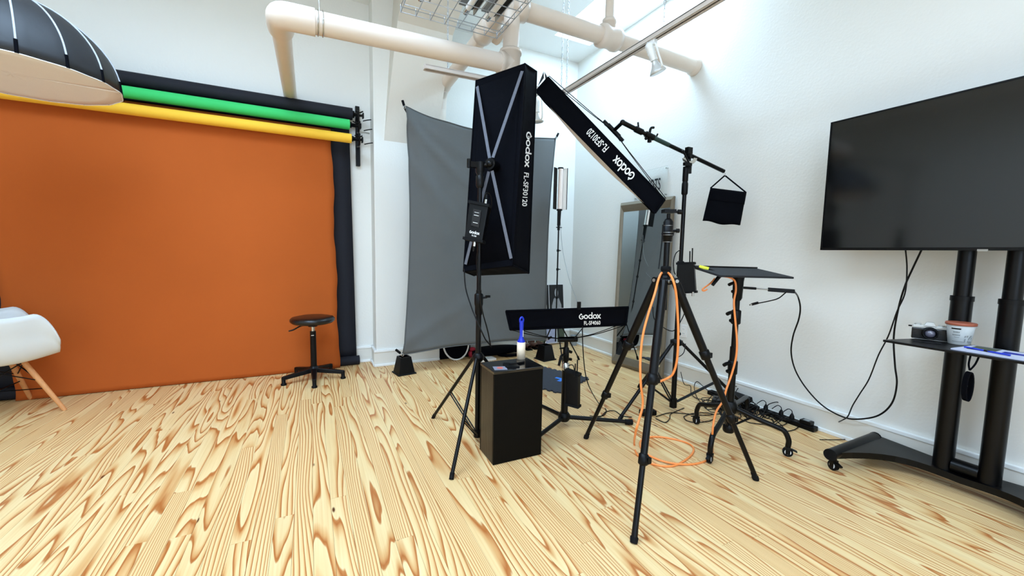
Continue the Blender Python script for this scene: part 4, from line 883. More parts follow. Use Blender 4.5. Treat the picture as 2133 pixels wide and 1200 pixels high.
# ================================================================== LOW HORIZONTAL SOFTBOX ON SHORT STAND
DX, DY = 1.545, 2.24
fr = [(1.094, 2.256, 0.813), (1.781, 1.915, 0.851), (1.980, 2.188, 0.755), (1.295, 2.528, 0.718)]
bk = [(1.133, 2.270, 0.689), (1.793, 1.942, 0.733), (1.920, 2.166, 0.683), (1.311, 2.467, 0.641)]
t = thing('low_softbox', 'wide black softbox facing up on a short stand behind the pedestal', 'softbox', (1.423, 2.054, 0.774))
bkk = [V(p) for p in bk]; frk = [V(p) for p in fr]
cb, nf = softbox(t, bk, fr)
ux = (frk[1]-frk[0]).normalized(); uy = ((frk[0]-bkk[0])+(frk[1]-bkk[1])).normalized()
mp_ = MB(); fl = ux.cross(uy); lift = .016*(1 if fl.y < 0 else -1)
pL = lambda s, k: lerp(lerp(bkk[0], bkk[1], s), lerp(frk[0], frk[1], s), k)
logo(mp_, pL(.592, .48), ux, uy, .027, lift, 1.1)
mp_.build('printed_name', WHT, t); mp_ = MB()
mp_.text('FL-SF4060', pL(.632, .15), ux, uy, .038, lift, .012, .66)
mp_.build('printed_number', WHT, t)
hbd = V((1.528, 2.198, 0.609))
for p in bkk: MB().tube([hbd, lerp(hbd, p, .5)-V((0, 0, .012)), p], .003, n=6).build('tension_rod', BLKM, t)
MB().box(V((1.492, 2.038, 0.857)), (.022, .012, .05)).build('mounting_clip', BLK, t)
MB().cyl(hbd-V((.06, -.02, .0)), hbd+V((.06, -.02, 0)), .018, n=14).build('speed_ring', BLK, t)
t = thing('short_light_stand', 'short black stand with low spread legs under the wide softbox', 'light stand', (DX, DY, 0))
hz = hbd.z
MB().cyl((DX, DY, .03), (DX, DY, .41), .024, n=18).build('lower_pole', BLKM, t)
MB().cyl((DX, DY, .38), (DX, DY, hz-.01), .0135, n=16).build('upper_pole', BLKM, t)
MB().rev((DX, DY, .39), (DX, DY, .44), [(0, .026), (.8, .026), (1, .018)], 16).build('collar', CHR, t)
z_ = (1.545, 2.240, 0.506)[2]
MB().rev((DX, DY, z_-.06), (DX, DY, z_+.04), [(0, .016), (.1, .021), (.9, .021), (1, .016)], 16).tube([(DX, DY, z_-.01), (DX-.045, DY-.015, z_-.012), (DX-.062, DY-.02, z_-.05), (DX-.068, DY-.02, z_-.075)], .009, n=8).cyl((DX, DY, z_+.02), (DX+.045, DY, z_-.0), .010, n=10).cyl((DX, DY, z_-.04), (DX+.045, DY, z_-.05), .010, n=10).cyl((DX-.05, DY, z_+.035), (DX, DY, z_+.035), .006, n=8).build('tilt_handle', BLK, t)
MB().rev((DX, DY, .03), (DX, DY, .09), [(0, .03), (.3, .042), (.7, .042), (1, .03)], 18).build('leg_hub', BLK, t)
for q in (V((1.953, 2.054, 0.000)), V((1.53, 2.67, 0)), V((1.235, 2.10, 0))):
    d = (q-V((DX, DY, 0))).normalized()
    l = MB().cyl(V((DX, DY, .055))+d*.03, q+V((0, 0, .022)), .015, .013, n=12).build('leg', BLKM, t)
    MB().cyl(q+V((0, 0, .021))-d*.02, q+V((0, 0, .021))+d*.03, .019, n=12).build('rubber_foot', RUB, l)
q = [V((1.402, 2.033, 0.457)), V((1.447, 1.964, 0.440)), V((1.440, 1.948, 0.245)), V((1.397, 2.015, 0.249))]
t = thing('power_controller', 'black light controller with two antennas, strapped to the short stand above the foam mat', 'controller', q[3])
nb = ((q[1]-q[0]).cross(q[3]-q[0])).normalized(); nb = -nb if nb.y < 0 else nb
MB().prism(q, nb*.05).build('case', BLK, t, bevel=.004)
for a, b in ((0, 1), (3, 2)):
    d = (q[b]-q[a]).normalized(); MB().box((q[a]+q[b])/2+nb*.025, ((q[b]-q[a]).length+.010, .014, .058), (d, (q[3]-q[0]).normalized(), nb)).build('end_bumper', RUB, t)
for k in (.68, .84):
    b_ = lerp(q[0], q[1], k)+nb*.02; MB().cyl(b_, b_+V((0, 0, .06+.03*(k > .8))), .0038, n=8).build('antenna', BLK, t)
tag(MB().tube([(1.419, 2.027, 0.487), (1.429, 2.001, 0.498), (1.433, 1.986, 0.478), (1.429, 1.972, 0.431)], .003, n=6).build('light_cable', BLK), 'short black cable loop on top of the controller above the foam mat', 'cable')
tag(MB().tube([(1.532, 2.050, 0.722), (1.550, 2.062, 0.594), (1.600, 2.099, 0.422), (1.653, 2.116, 0.296), (2.018, 2.455, 0.004), (1.987, 2.330, 0.004), (1.901, 2.249, 0.004), (1.827, 2.254, 0.004)], .0035, n=6).build('light_cable', BLK), 'black cable hanging from the wide softbox to the floor', 'cable')
tag(MB().tube([(1.507, 2.007, 0.725), (1.466, 2.022, 0.671), (1.458, 2.045, 0.640), (1.456, 2.067, 0.626)], .003, n=6).build('light_cable', BLK), 'short black cable from the wide softbox to its stand head', 'cable')

# ================================================================== CAMERA TRIPOD IN FRONT
BX_, BY_ = 1.606, 1.472
zh = (1.606, 1.472, 1.063)[2]; zt = (1.606, 1.472, 1.398)[2]
t = thing('camera_tripod', 'black camera tripod with a ball head, nearest the viewer, wrapped in orange cable', 'tripod', (BX_, BY_, 0))
feet = [V((1.163, 1.161, 0.000)), V((1.558, 2.010, 0.000)), V((2.091, 1.237, 0.000))]
MB().rev((BX_, BY_, zh-.03), (BX_, BY_, zh+.02), [(0, .03), (.3, .04), (.8, .04), (1, .028)], 18).build('spider', BLK, t)
MB().box((BX_-.0, BY_-.041, zh-.002), (.022, .003, .012)).build('badge', ALU, t)
MB().cyl((BX_, BY_, zh-.16), (BX_, BY_, zt-.14), .0145, n=18).build('centre_column', BLKM, t)
MB().rev((BX_, BY_, zh+.01), (BX_, BY_, zh+.062), [(0, .022), (.05, .025), (.45, .025), (.5, .021), (.6, .025), (.95, .025), (1, .018)], 18).build('column_collar', RUB, t)
MB().rev((BX_, BY_, zt-.155), (BX_, BY_, zt-.035), [(0, .018), (.03, .021), (.25, .024), (.3, .030), (.42, .030), (.45, .024), (.85, .024), (.95, .018), (1, .010)], 20).cyl((BX_, BY_, zt-.10), (BX_+.045, BY_-.02, zt-.095), .007, n=8).cyl((BX_+.040, BY_-.018, zt-.095), (BX_+.052, BY_-.024, zt-.095), .011, n=10).build('ball_head', BLK, t)
for dz in (-.153, -.119, -.106, -.072): MB().cyl((BX_, BY_, zt+dz), (BX_, BY_, zt+dz+.0015), .0305 if dz in (-.119, -.106) else .0248, n=20).build('trim_ring', ALU, t)
MB().cyl((BX_, BY_, zt-.05), (BX_, BY_, zt-.012), .009, n=12).box((BX_, BY_, zt), (.058, .045, .017), (V((.9, -.4, 0)), V((.4, .9, 0)), V((0, 0, 1)))).cyl(V((BX_, BY_, zt))+V((.03, -.014, -.002)), V((BX_, BY_, zt))+V((.06, -.028, -.002)), .006, n=8).cyl(V((BX_, BY_, zt))+V((.042, -.02, -.002)), V((BX_, BY_, zt))+V((.058, -.028, -.002)), .012, n=12).build('quick_release_clamp', BLK, t)
for i, q in enumerate(feet):
    d = (q-V((BX_, BY_, 0))).normalized(); a = V((BX_, BY_, zh-.012))+d*.05
    r = [.0200, .0155, .0125]; cuts = [0, .36, .68, 1.0] if i != 0 else [0, .42, .72, 1.0]
    l = None
    for k in range(3):
        p0, p1 = lerp(a, q, cuts[k]), lerp(a, q+V((0, 0, .006)), cuts[k+1])
        if l is None: l = MB().cyl(p0, p1, r[k]+.001, r[k], n=16).build('leg', BLKM, t)
        else: MB().cyl(p0, p1, r[k], n=16).build('leg_section', BLKM, l)
        if k < 2:
            e0, e1 = lerp(a, q, cuts[k+1]-.022), lerp(a, q, cuts[k+1]+.022); MB().rev(e0, e1, [(0, r[k]), (.1, r[k]+.006), (.85, r[k]+.006), (1, r[k+1])], 14).box((e0+e1)/2+V((.014, -.014, 0)), (.02, .02, .026)).build('flip_lock', BLK, l)
    MB().rev(q, lerp(q, a, .045), [(0, .015), (.4, .017), (.5, .013), (.9, .013), (1, .011)], 12).build('rubber_foot', RUB, l)
    MB().cyl(a-V((-d.y, d.x, 0))*.022, a+V((-d.y, d.x, 0))*.022, .017, n=14).build('leg_hinge', BLK, l)
    MB().cyl(a-V((-d.y, d.x, 0))*.026, a+V((-d.y, d.x, 0))*.026, .009, n=12).build('hinge_bolt', ALU, l)
tag(MB().tube([(1.611, 1.485, 1.096), (1.573, 1.470, 1.088), (1.520, 1.437, 1.057), (1.473, 1.410, 0.995), (1.435, 1.408, 0.898), (1.410, 1.411, 0.795), (1.397, 1.406, 0.681), (1.396, 1.395, 0.567), (1.410, 1.390, 0.472), (1.386, 1.384, 0.403), (1.390, 1.408, 0.326), (1.770, 1.801, 0.012), (1.705, 1.712, 0.006), (1.692, 1.626, 0.006), (1.719, 1.562, 0.006), (1.785, 1.521, 0.006), (1.895, 1.533, 0.006), (2.010, 1.572, 0.006), (2.081, 1.624, 0.006), (2.096, 1.686, 0.006), (2.055, 1.763, 0.006), (1.991, 1.822, 0.006), (1.909, 1.844, 0.006), (1.826, 1.810, 0.006), (1.754, 1.708, 0.012), (1.752, 1.612, 0.014), (1.801, 1.535, 0.012), (1.901, 1.489, 0.006), (2.009, 1.480, 0.006), (2.102, 1.510, 0.006), (2.167, 1.556, 0.010), (2.031, 1.465, 0.180), (2.095, 1.498, 0.270), (2.198, 1.529, 0.315), (2.218, 1.526, 0.387), (2.257, 1.526, 0.471), (2.274, 1.517, 0.575), (2.281, 1.522, 0.670), (2.276, 1.537, 0.790), (2.271, 1.551, 0.905), (2.283, 1.552, 0.977), (2.279, 1.559, 1.031), (2.252, 1.575, 1.053), (2.221, 1.591, 1.059)], .0058, n=8, sub=5).build('tether_cable', ORG), 'bright orange tether cable coiled on the floor between tripod and laptop stand', 'cable')
tag(MB().tube([(1.616, 1.483, 1.094), (1.593, 1.438, 1.089), (1.561, 1.383, 1.060), (1.580, 1.379, 1.000), (1.609, 1.389, 0.903), (1.626, 1.391, 0.782), (1.633, 1.397, 0.658), (1.630, 1.414, 0.585), (1.612, 1.432, 0.557), (1.510, 1.404, 0.556)], .0058, n=8).build('tether_cable', ORG), 'bright orange tether cable draped over the right side of the tripod', 'cable')
tag(MB().tube([(2.190, 1.628, 1.045), (2.166, 1.637, 1.016), (2.123, 1.655, 0.980), (2.128, 1.651, 0.969), (2.147, 1.643, 0.978)], .005, n=8).build('tether_cable', ORG), 'free end of orange cable under the left corner of the laptop tray', 'cable')
tag(MB().tube([(1.563, 1.465, 1.330), (1.563, 1.467, 1.231), (1.531, 1.448, 1.113)], .0035, n=6).build('camera_cable', BLK), 'thin black cable running down beside the tripod column', 'cable')

# ================================================================== ROLLING LAPTOP STAND
EX, EY = 2.345, 1.582
t = thing('laptop_stand', 'black rolling laptop stand with a tilted tray and casters on bent legs', 'laptop stand', (EX, EY, 0))
zl = (2.345, 1.582, 0.103)[2]; zu = (2.345, 1.582, 0.234)[2]
MB().cyl((EX, EY, zl-.02), (EX, EY, .62), .0215, n=18).build('lower_pole', BLKM, t)
MB().cyl((EX, EY, .60), (EX, EY, (2.345, 1.582, 1.061)[2]), .0165, n=18).build('upper_pole', BLKM, t)
for py, s in (((2.345, 1.582, 0.491)[2], 1), ((2.345, 1.582, 0.808)[2], 1), ((2.345, 1.582, 0.987)[2], .9)):
    MB().rev((EX, EY, py-.045), (EX, EY, py+.045), [(0, .022*s), (.08, .028*s), (.92, .028*s), (1, .019*s)], 16).tube([(EX-.01, EY, py+.02), (EX-.05, EY-.0, py+.03), (EX-.085, EY, py+.022)], .011*s, n=8).cyl((EX, EY, py-.02), (EX-.05, EY, py-.02), .011*s, n=10).build('clamp_collar', BLK, t)
MB().rev((EX, EY, zu-.04), (EX, EY, zu+.04), [(0, .03), (.2, .042), (.8, .042), (1, .03)], 18).build('leg_hub', BLK, t)
MB().rev((EX, EY, zl-.03), (EX, EY, zl+.02), [(0, .028), (.2, .034), (.8, .034), (1, .026)], 16).build('brace_hub', BLK, t)
def caster(c, d, par, rz=0):
    c = V(c); ax = V((-d.y, d.x, 0)).normalized()
    h = MB().cyl(c+V((0, 0, .058)), c+V((0, 0, .075)), .014, n=12).box(c+V((0, 0, .050))-ax*.0, (.028, .034, .016), (d, ax, V((0, 0, 1)))).box(c+V((0, 0, .032))+ax*.014, (.024, .004, .04), (d, ax, V((0, 0, 1)))).box(c+V((0, 0, .032))-ax*.014, (.024, .004, .04), (d, ax, V((0, 0, 1)))).box(c+d*.032+V((0, 0, .042)), (.03, .02, .008), (d+V((0, 0, -.35)), ax, V((0, 0, 1)))).build('caster', BLK, par, bevel=.002)
    w1 = MB().cyl(c+V((0, 0, .027))-ax*.010, c+V((0, 0, .027))+ax*.010, .027, n=20); w1.build('wheel', RUB, par)
    MB().cyl(c+V((0, 0, .027))-ax*.0115, c+V((0, 0, .027))+ax*.0115, .017, n=16).build('wheel_disc', WHT, par); MB().cyl(c+V((0, 0, .027))-ax*.0125, c+V((0, 0, .027))+ax*.0125, .011, n=16).build('wheel_cap', BLK, par)
for q in (V((2.021, 1.464, 0.000)), V((2.518, 1.319, 0.000)), V((2.407, 1.866, 0.000)), V((2.86, 1.80, 0))):
    d = (q-V((EX, EY, 0))).normalized(); z0 = zu
    kn = q-d*.035+V((0, 0, .155))
    l = MB().tube([V((EX, EY, z0))+d*.03, lerp(V((EX, EY, z0)), kn, .6), kn-d*.03+V((0, 0, .01)), kn+d*.012-V((0, 0, .008)), q+V((0, 0, .10)), q+V((0, 0, .065))], .0150, n=12).build('leg', BLKM, t)
    caster(q, d, l)
    m_ = lerp(V((EX, EY, z0)), kn, .45); MB().tube([V((EX, EY, zl)), m_], .007, n=8, smooth=False).build('brace', BLKM, t)
    MB().ball(m_, .009, 8).build('rivet', ALU, t)
q = [V((2.097, 1.704, 1.112)), V((2.019, 1.470, 1.076)), V((2.683, 1.449, 1.059)), V((2.727, 1.712, 1.101))]
MB().prism(q, (0, 0, -.012)).build('tray', mat('tray_vinyl', '1a1b1f', .75, bump=.3, bscale=160), t, bevel=.002)
MB().tube([q[0]+V((0, 0, .004)), q[3]+V((0, 0, .004))], .005, n=6, smooth=False).build('tray_lip', BLK, t)
tz = (2.345, 1.582, 1.061)[2]
MB().rev((EX, EY, tz-.15), (EX, EY, tz+.0), [(0, .02), (.1, .027), (.8, .030), (1, .034)], 18).build('tray_mount', BLK, t)
c0 = V((2.152, 1.604, 1.064))
t = thing('spring_clamp', 'black spring clamp with yellow tape on the left corner of the laptop tray', 'clamp', c0)
MB().cyl(V((2.076, 1.680, 1.113)), V((2.122, 1.622, 1.095)), .0085, n=10).cyl(V((2.122, 1.622, 1.095)), V((2.198, 1.581, 1.071)), .011, n=10).cyl(V((2.182, 1.589, 1.065)), V((2.140, 1.604, 1.007)), .012, .010, n=10).ball(V((2.185, 1.588, 1.071)), .018, 12).build('jaws', BLK, t)
MB().cyl(V((2.093, 1.666, 1.113)), V((2.122, 1.622, 1.101)), .0125, n=12).build('tape_wrap', LIME, t)
# adapter on an arm and its leads
a0, a1 = V((2.391, 1.588, 0.988)), V((2.595, 1.395, 0.977))
t = thing('cable_adapter', 'black cable adapter on a short lead sticking out beside the laptop stand', 'adapter', a0)
MB().cyl(a0, lerp(a0, a1, .28), .008, n=10).build('lead_sleeve', BLK, t)
MB().cyl(lerp(a0, a1, .26), lerp(a0, a1, .52), .0045, n=8).build('pale_lead', ALU, t)
dd = (a1-a0).normalized(); MB().box(lerp(a0, a1, .76), ((a1-a0).length*.5, .016, .024), (dd, dd.cross(V((0, 0, 1))), V((0, 0, 1)))).build('adapter_body', BLK, t, bevel=.003)
MB().box(lerp(a0, a1, .88)-V((0, .009, 0)), (.022, .002, .014), (dd, dd.cross(V((0, 0, 1))), V((0, 0, 1)))).build('sticker', ALU, t)
tag(MB().tube([lerp(a0, a1, .88), (2.543, 1.420, 0.962), (2.496, 1.429, 0.933), (2.429, 1.450, 0.916), (2.378, 1.475, 0.904)], .0035, n=6).build('usb_lead', BLK), 'short black lead with a plug hanging under the cable adapter', 'cable')
t = thing('usb_plug', 'black plug with metal tip dangling from the short lead', 'plug', (2.357, 1.485, 0.900))
p0, p1 = V((2.380, 1.474, 0.907)), V((2.347, 1.489, 0.897)); MB().cyl(p0, p1, .008, n=8).build('plug_body', BLK, t); MB().cyl(p1, p1+(p1-p0)*.35, .005, n=6).build('metal_tip', CHR, t)
tag(MB().tube([a1, (2.800, 1.480, 0.929), (2.840, 1.482, 0.859), (2.880, 1.506, 0.774), (2.930, 1.559, 0.647), (2.970, 1.584, 0.521), (3.000, 1.563, 0.397), (3.030, 1.500, 0.283), (3.050, 1.402, 0.192), (3.050, 1.285, 0.161), (3.050, 1.202, 0.180), (3.050, 1.111, 0.239), (3.050, 1.056, 0.334), (3.050, 1.043, 0.454), (3.050, 1.060, 0.564), (3.050, 1.078, 0.731), (3.040, 1.066, 0.903), (3.020, 1.041, 1.031), (3.000, 1.010, 1.128), (2.970, 0.971, 1.234)], .0048, n=8, sub=8).build('display_cable', BLK), 'long black cable sweeping from the laptop stand down the wall to the television', 'cable')
tag(MB().tube([(2.960, 1.034, 1.234), (2.990, 1.030, 1.127), (3.000, 1.031, 0.992), (3.020, 1.065, 0.877), (3.030, 1.096, 0.729), (3.040, 1.136, 0.604), (3.050, 1.174, 0.444), (3.060, 1.218, 0.331), (3.060, 1.247, 0.249), (3.040, 1.258, 0.179), (3.030, 1.280, 0.147), (3.222, 1.414, 0.030), (3.142, 1.424, 0.020)], .0035, n=6, sub=8).build('mains_cable', BLK), 'thinner black cable from the television down to the power strip', 'cable')
tag(MB().tube([(3.117, 1.419, 0.030), (3.213, 1.410, 0.040), (3.226, 1.386, 0.020), (3.160, 1.336, 0.006), (3.096, 1.280, 0.006), (2.93, 1.35, .006)], .0028, n=6).build('mains_cable', BLK), 'thin wire curling from the power strip behind the television cart', 'cable')

# ================================================================== TELEVISION ON ROLLING CART
TX = 2.85; TY1 = 1.399; TY0 = 1.399-1.372; TZ0, TZ1 = 1.228, 1.999
t = thing('television', 'large black flat-screen television facing the room on the right', 'television', (TX, (TY0+TY1)/2, TZ0))
MB().bx(TX+.004, TX+.03, TY0, TY1, TZ0, TZ1).build('housing', BLK, t, bevel=.004)
MB().bx(TX+.028, TX+.065, TY0+.25, TY1-.25, TZ0+.08, TZ1-.25).build('rear_box', BLK, t, bevel=.01)
MB().bx(TX, TX+.005, TY0+.008, TY1-.008, TZ0+.014, TZ1-.008).build('screen', SCRN, t)
b_ = MB()
for a in ((TY0, TY1, TZ0, TZ0+.015), (TY0, TY1, TZ1-.008, TZ1), (TY0, TY0+.008, TZ0, TZ1), (TY1-.008, TY1, TZ0, TZ1)): b_.bx(TX-.003, TX+.006, *a)
b_.build('bezel', BLKM, t)
MB().bx(TX-.004, TX-.002, .70, .735, TZ0-.004, TZ0+.006).build('maker_badge', ALU, t)
t = thing('television_cart', 'black rolling television cart with two columns, a shelf and a low winged base', 'television cart', (2.95, .74, 0))
CXX = 2.955
for y in (.795, .632):
    MB().cyl((CXX, y, .09), (CXX, y, 1.0), .040, n=24).build('column', BLKM, t)
    MB().cyl((CXX, y, .98), (CXX, y, 1.86), .033, n=24).build('inner_column', BLKM, t)
    MB().cyl((CXX, y, .975), (CXX, y, 1.0), .043, n=24).build('column_collar', BLK, t)
MB().bx(TX+.065, CXX-.02, .60, .83, 1.35, 1.85).bx(CXX-.04, CXX+.0, .50, .93, 1.40, 1.46).bx(CXX-.04, CXX, .50, .93, 1.74, 1.80).build('screen_bracket', BLKM, t)
MB().cyl((CXX, .76, .125), (CXX, .665, .125), .036, n=20).build('cross_tube', BLKM, t)
# winged base: a plate narrowing to each side foot
bz0, bz1 = .058, .092
for s, yf in ((1, 1.105), (-1, .32)):
    yc = .714; o = MB(); N_ = 10; prof = []
    for i in range(N_+1):
        k = i/N_; y = yc+(yf-yc)*k; xa = 2.905-.35*k**3.6; xb = 3.045+.02*k
        prof.append((xa, xb, y, .018*k))
    for i in range(N_):
        a, b = prof[i], prof[i+1]
        o.hexa([V(p) for p in ((a[0], a[2], bz0+a[3]), (a[1], a[2], bz0+a[3]), (b[1], b[2], bz0+b[3]), (b[0], b[2], bz0+b[3]), (a[0], a[2], bz1+a[3]), (a[1], a[2], bz1+a[3]), (b[1], b[2], bz1+b[3]), (b[0], b[2], bz1+b[3]))])
    o.build('base_wing', BLKM, t)
    f = MB().cyl((2.545, yf+.012*s, .098), (3.045, yf+.012*s, .098), .030, n=20).build('foot_tube', BLKM, t)
    MB().cyl((2.540, yf+.012*s, .098), (2.548, yf+.012*s, .098), .0315, n=20).cyl((3.045, yf+.012*s, .098), (3.055, yf+.012*s, .098), .0315, n=20).build('end_cap', RUB, f)
    for xx in (2.59, 3.01): caster((xx, yf+.012*s, 0), V((-.3, -.95, 0)).normalized(), f)
SZ = .765
t2 = MB().prism([V(p) for p in ((2.64, .975, SZ), (2.915, .905, SZ), (2.915, .525, SZ), (2.64, .45, SZ))], (0, 0, -.012))
t2.build('shelf', BLKM, t, bevel=.002)
MB().bx(2.80, 2.925, .60, .83, SZ-.035, SZ-.012).build('shelf_bracket', BLKM, t)

# camera on shelf
cam0 = V((2.882, 0.879, 0.768)); cam0.z = SZ
lx = V((-.93, -.36, 0)).normalized()    # lens direction
cu = V((.36, -.93, 0)).normalized()
t = thing('film_camera', 'vintage silver-and-black film camera on the television cart shelf', 'camera', cam0)
def cbx(a0, a1, b0, b1, z0, z1): return MB().box(cam0+cu*(a0+a1)/2+lx*(b0+b1)/2+V((0, 0, (z0+z1)/2)), (a1-a0, b1-b0, z1-z0), (cu, lx, V((0, 0, 1))))
cbx(-.066, .066, -.014, .016, .001, .058).build('body', LEATH, t, bevel=.004)
cbx(-.064, .064, -.014, .015, .058, .073).build('top_plate', SILV, t, bevel=.003)
cbx(-.064, .064, -.013, .014, .0, .006).build('bottom_plate', SILV, t)
a = cam0+lx*.001; MB().hexa([a+cu*x+lx*y+V((0, 0, z)) for x, y, z in ((-.024, -.014, .071), (.024, -.014, .071), (.024, .018, .071), (-.024, .018, .071), (-.013, -.010, .092), (.013, -.010, .092), (.013, .014, .090), (-.013, .014, .090))]).build('prism_housing', SILV, t, bevel=.002)
p = cam0+V((0, 0, .037)); MB().rev(p+lx*.014, p+lx*.06, [(0, .030), (.4, .031), (.45, .029), (1, .029), (1, .024), (.9, .022)], 28, False).build('lens_barrel', BLK, t)
MB().ball(p+lx*.036, .023, 20, (1, 1, 1)).build('lens_glass', mat('lens_glass', '6d6a78', .06, coat=1.0, var=0), t)
MB().cyl(cam0-cu*.045+V((0, 0, .073)), cam0-cu*.045+V((0, 0, .081)), .013, n=18).build('rewind_knob', SILV, t)
MB().cyl(cam0+cu*.040+V((0, 0, .073)), cam0+cu*.040+V((0, 0, .080)), .011, n=18).build('shutter_dial', SILV, t)
MB().cyl(cam0+cu*.055+V((0, 0, .073)), cam0+cu*.055+V((0, 0, .080)), .005, n=12).build('shutter_button', CHR, t)
MB().cyl(cam0-cu*.066+V((0, 0, .064)), cam0-cu*.080+V((0, 0, .064)), .004, n=8).build('strap_lug', BLK, t)
s0 = V((2.770, 0.851, 0.768)); s0.z = SZ
t = thing('small_card', 'small flat black card lying under the film camera lens', 'card', s0)
MB().box(s0+V((0, 0, .003)), (.10, .04, .004), (cu, lx, V((0, 0, 1)))).build('card', LEATH, t)
# tub with lid
u0 = V((2.872, 0.766, 0.765)); u0.z = SZ
t = thing('candle_tub', 'pale printed tub candle with a terracotta lid beside the film camera', 'candle', u0)
MB().rev(u0+V((0, 0, .0005)), u0+V((0, 0, .098)), [(0, .036), (.02, .039), (1, .050)], 32).build('tub', CONT, t)
MB().rev(u0+V((0, 0, .096)), u0+V((0, 0, .110)), [(0, .052), (.1, .055), (.85, .055), (1, .052)], 32).build('lid', TERR, t)
tv = V((-u0.x, -u0.y, 0)).normalized(); ts = V((-tv.y, tv.x, 0))
lp = MB()
def onc(th, z):
    r = .0385+.0115*z/.098+.0012; return u0+(tv*math.cos(th)+ts*math.sin(th))*r+V((0, 0, z))
def bar(t0, t1, z0, z1, m, name): MB().grid(lambda u, v: onc(t0+(t1-t0)*u, z0+(z1-z0)*v), 8, 2).build(name, m, t)
bar(-.65, .05, .078, .084, BLK, 'label_bar')
INK = mat('grey_ink', '8d9190', .6)
for z0, a, b in ((.060, -.5, .0), (.046, -.55, .05)):
    n_ = 6
    for k in range(n_): bar(a+(b-a)*k/n_, a+(b-a)*(k+.65)/n_, z0, z0+.008, INK, 'label_letter')
bar(-.42, .0, .038, .040, INK, 'label_line'); bar(-.6, .35, .016, .019, INK, 'label_line')
rn = random.Random(5); o = MB()
for k in range(14):
    th, z = rn.uniform(.35, 1.0), rn.uniform(.008, .045); o.grid(lambda u, v: onc(th+.10*u+.04*v, z+.009*v), 1, 1)
o.build('leaf_print', INK, t)
# papers and pen on shelf
pg = [V((2.759, 0.724, 0.770)), V((2.945, 0.724, 0.770)), V((2.885, .60, 0)), V((2.68, .47, 0))]
t = thing('magazine', 'thin white magazine lying on the cart shelf beside the tub', 'magazine', (2.78, .6, SZ))
a = V((2.70, .70, SZ)); e1 = V((.18, -.0, 0)); 
MB().prism([V((2.665, .735, SZ+.0005)), V((2.86, .715, SZ+.0005)), V((2.85, .475, SZ+.0005)), V((2.655, .475, SZ+.0005))], (0, 0, .006)).build('pages', PAPER, t)
MB().prism([V((2.72, .70, SZ+.0066)), V((2.85, .70, SZ+.0066)), V((2.845, .62, SZ+.0066)), V((2.72, .62, SZ+.0066))], (0, 0, .0006)).build('cover_picture', LEAF, t)
MB().prism([V((2.75, .60, SZ+.0066)), V((2.80, .60, SZ+.0066)), V((2.80, .53, SZ+.0066)), V((2.75, .53, SZ+.0066))], (0, 0, .0006)).build('cover_picture', INKB, t)
t = thing('pen', 'blue pen lying on the magazine on the cart shelf', 'pen', (2.70, .62, SZ+.012))
MB().cyl((2.735, .71, SZ+.0115), (2.685, .56, SZ+.0115), .0038, n=10).build('barrel', BLU, t); MB().cyl((2.7125, .642, SZ+.0115), (2.705, .618, SZ+.0115), .0042, n=10).build('grip', BLK, t)
# wrist strap hanging
wp = V((3.831, 0.958, 0.561))
t = thing('wrist_strap', 'black wrist strap looped and hanging below the cart shelf', 'strap', wp)
wz = SZ-.012; wx, wy = 2.658, .668
MB().tube([(wx, wy, wz), (wx+.005, wy+.004, wz-.04), (wx+.01, wy, wz-.07)], .0035, n=6).tube([(wx+.025, wy-.02, wz), (wx+.02, wy-.012, wz-.04), (wx+.01, wy, wz-.07)], .0035, n=6).build('cord', BLKF, t)
sc_ = V((wx+.01, wy, wz-.145)); o = MB()
lp_ = [sc_+V((.016*math.sin(k*math.pi/10), -.006*math.sin(k*math.pi/10), .066*math.cos(k*math.pi/10))) for k in range(20)]
for k in range(20):
    a, b = lp_[k], lp_[(k+1) % 20]; m_ = (a+b)/2; d = (b-a).normalized(); n_ = V((.44, .9, 0)).normalized()
    o.box(m_, ((b-a).length*1.15, .006, .020), (d, d.cross(n_), n_))
o.build('loop', BLKF, t)

# ================================================================== POWER STRIPS, BRICKS AND LOOSE CABLES
def strip(a, b, label, nsock=6):
    a, b = V(a), V(b); d = (b-a).normalized(); s = V((-d.y, d.x, 0)); t = thing('power_strip', label, 'power strip', a)
    MB().box((a+b)/2+V((0, 0, .018)), ((b-a).length, .058, .034), (d, s, V((0, 0, 1)))).build('housing', BLK, t, bevel=.006)
    for k in range(nsock):
        c = lerp(a, b, (k+.7)/(nsock+.4))+V((0, 0, .0355)); MB().box(c, (.030, .034, .002), (d, s, V((0, 0, 1)))).build('socket', RUB, t)
    return t, d, s
sa, sb = V((3.045, 1.43, 0)), V((3.045, 1.80, 0))
t, d, s = strip(sa, sb, 'black power strip along the right wall, nearest the television cart')
c = lerp(sa, sb, .16)+V((0, 0, .048)); b_ = thing('wall_adapter', 'black plug-in adapter with a pale label at the near end of the power strip', 'adapter', c)
MB().box(c, (.07, .052, .026), (d, s, V((0, 0, 1)))).build('body', BLK, b_, bevel=.004); MB().box(c+V((0, 0, .0135)), (.035, .03, .001), (d, s, V((0, 0, 1)))).build('label', GUM, b_)
for k, lb in ((.42, 'black plug upright in the power strip, nearest the plug-in adapter'), (.62, 'black plug upright in the power strip, second from the adapter'), (.92, 'black plug upright in the power strip, third from the adapter')):
    c = lerp(sa, sb, k)+V((0, 0, .037)); p_ = thing('mains_plug', lb, 'plug', c, 'plugs in the power strip')
    MB().rev(c, c+V((0, 0, .038)), [(0, .016), (.5, .014), (1, .005)], 10).build('plug_body', BLK, p_)
    MB().tube([c+V((0, 0, .035)), c+V((0, 0, .055))+d*.005, c+V((0, 0, .058))+d*.03, c+V((0, 0, .03))+d*.05+s*.03], .003, n=6).build('plug_lead', BLK, p_)
sc2, sd2 = V((3.045, 1.83, 0)), V((3.045, 2.25, 0))
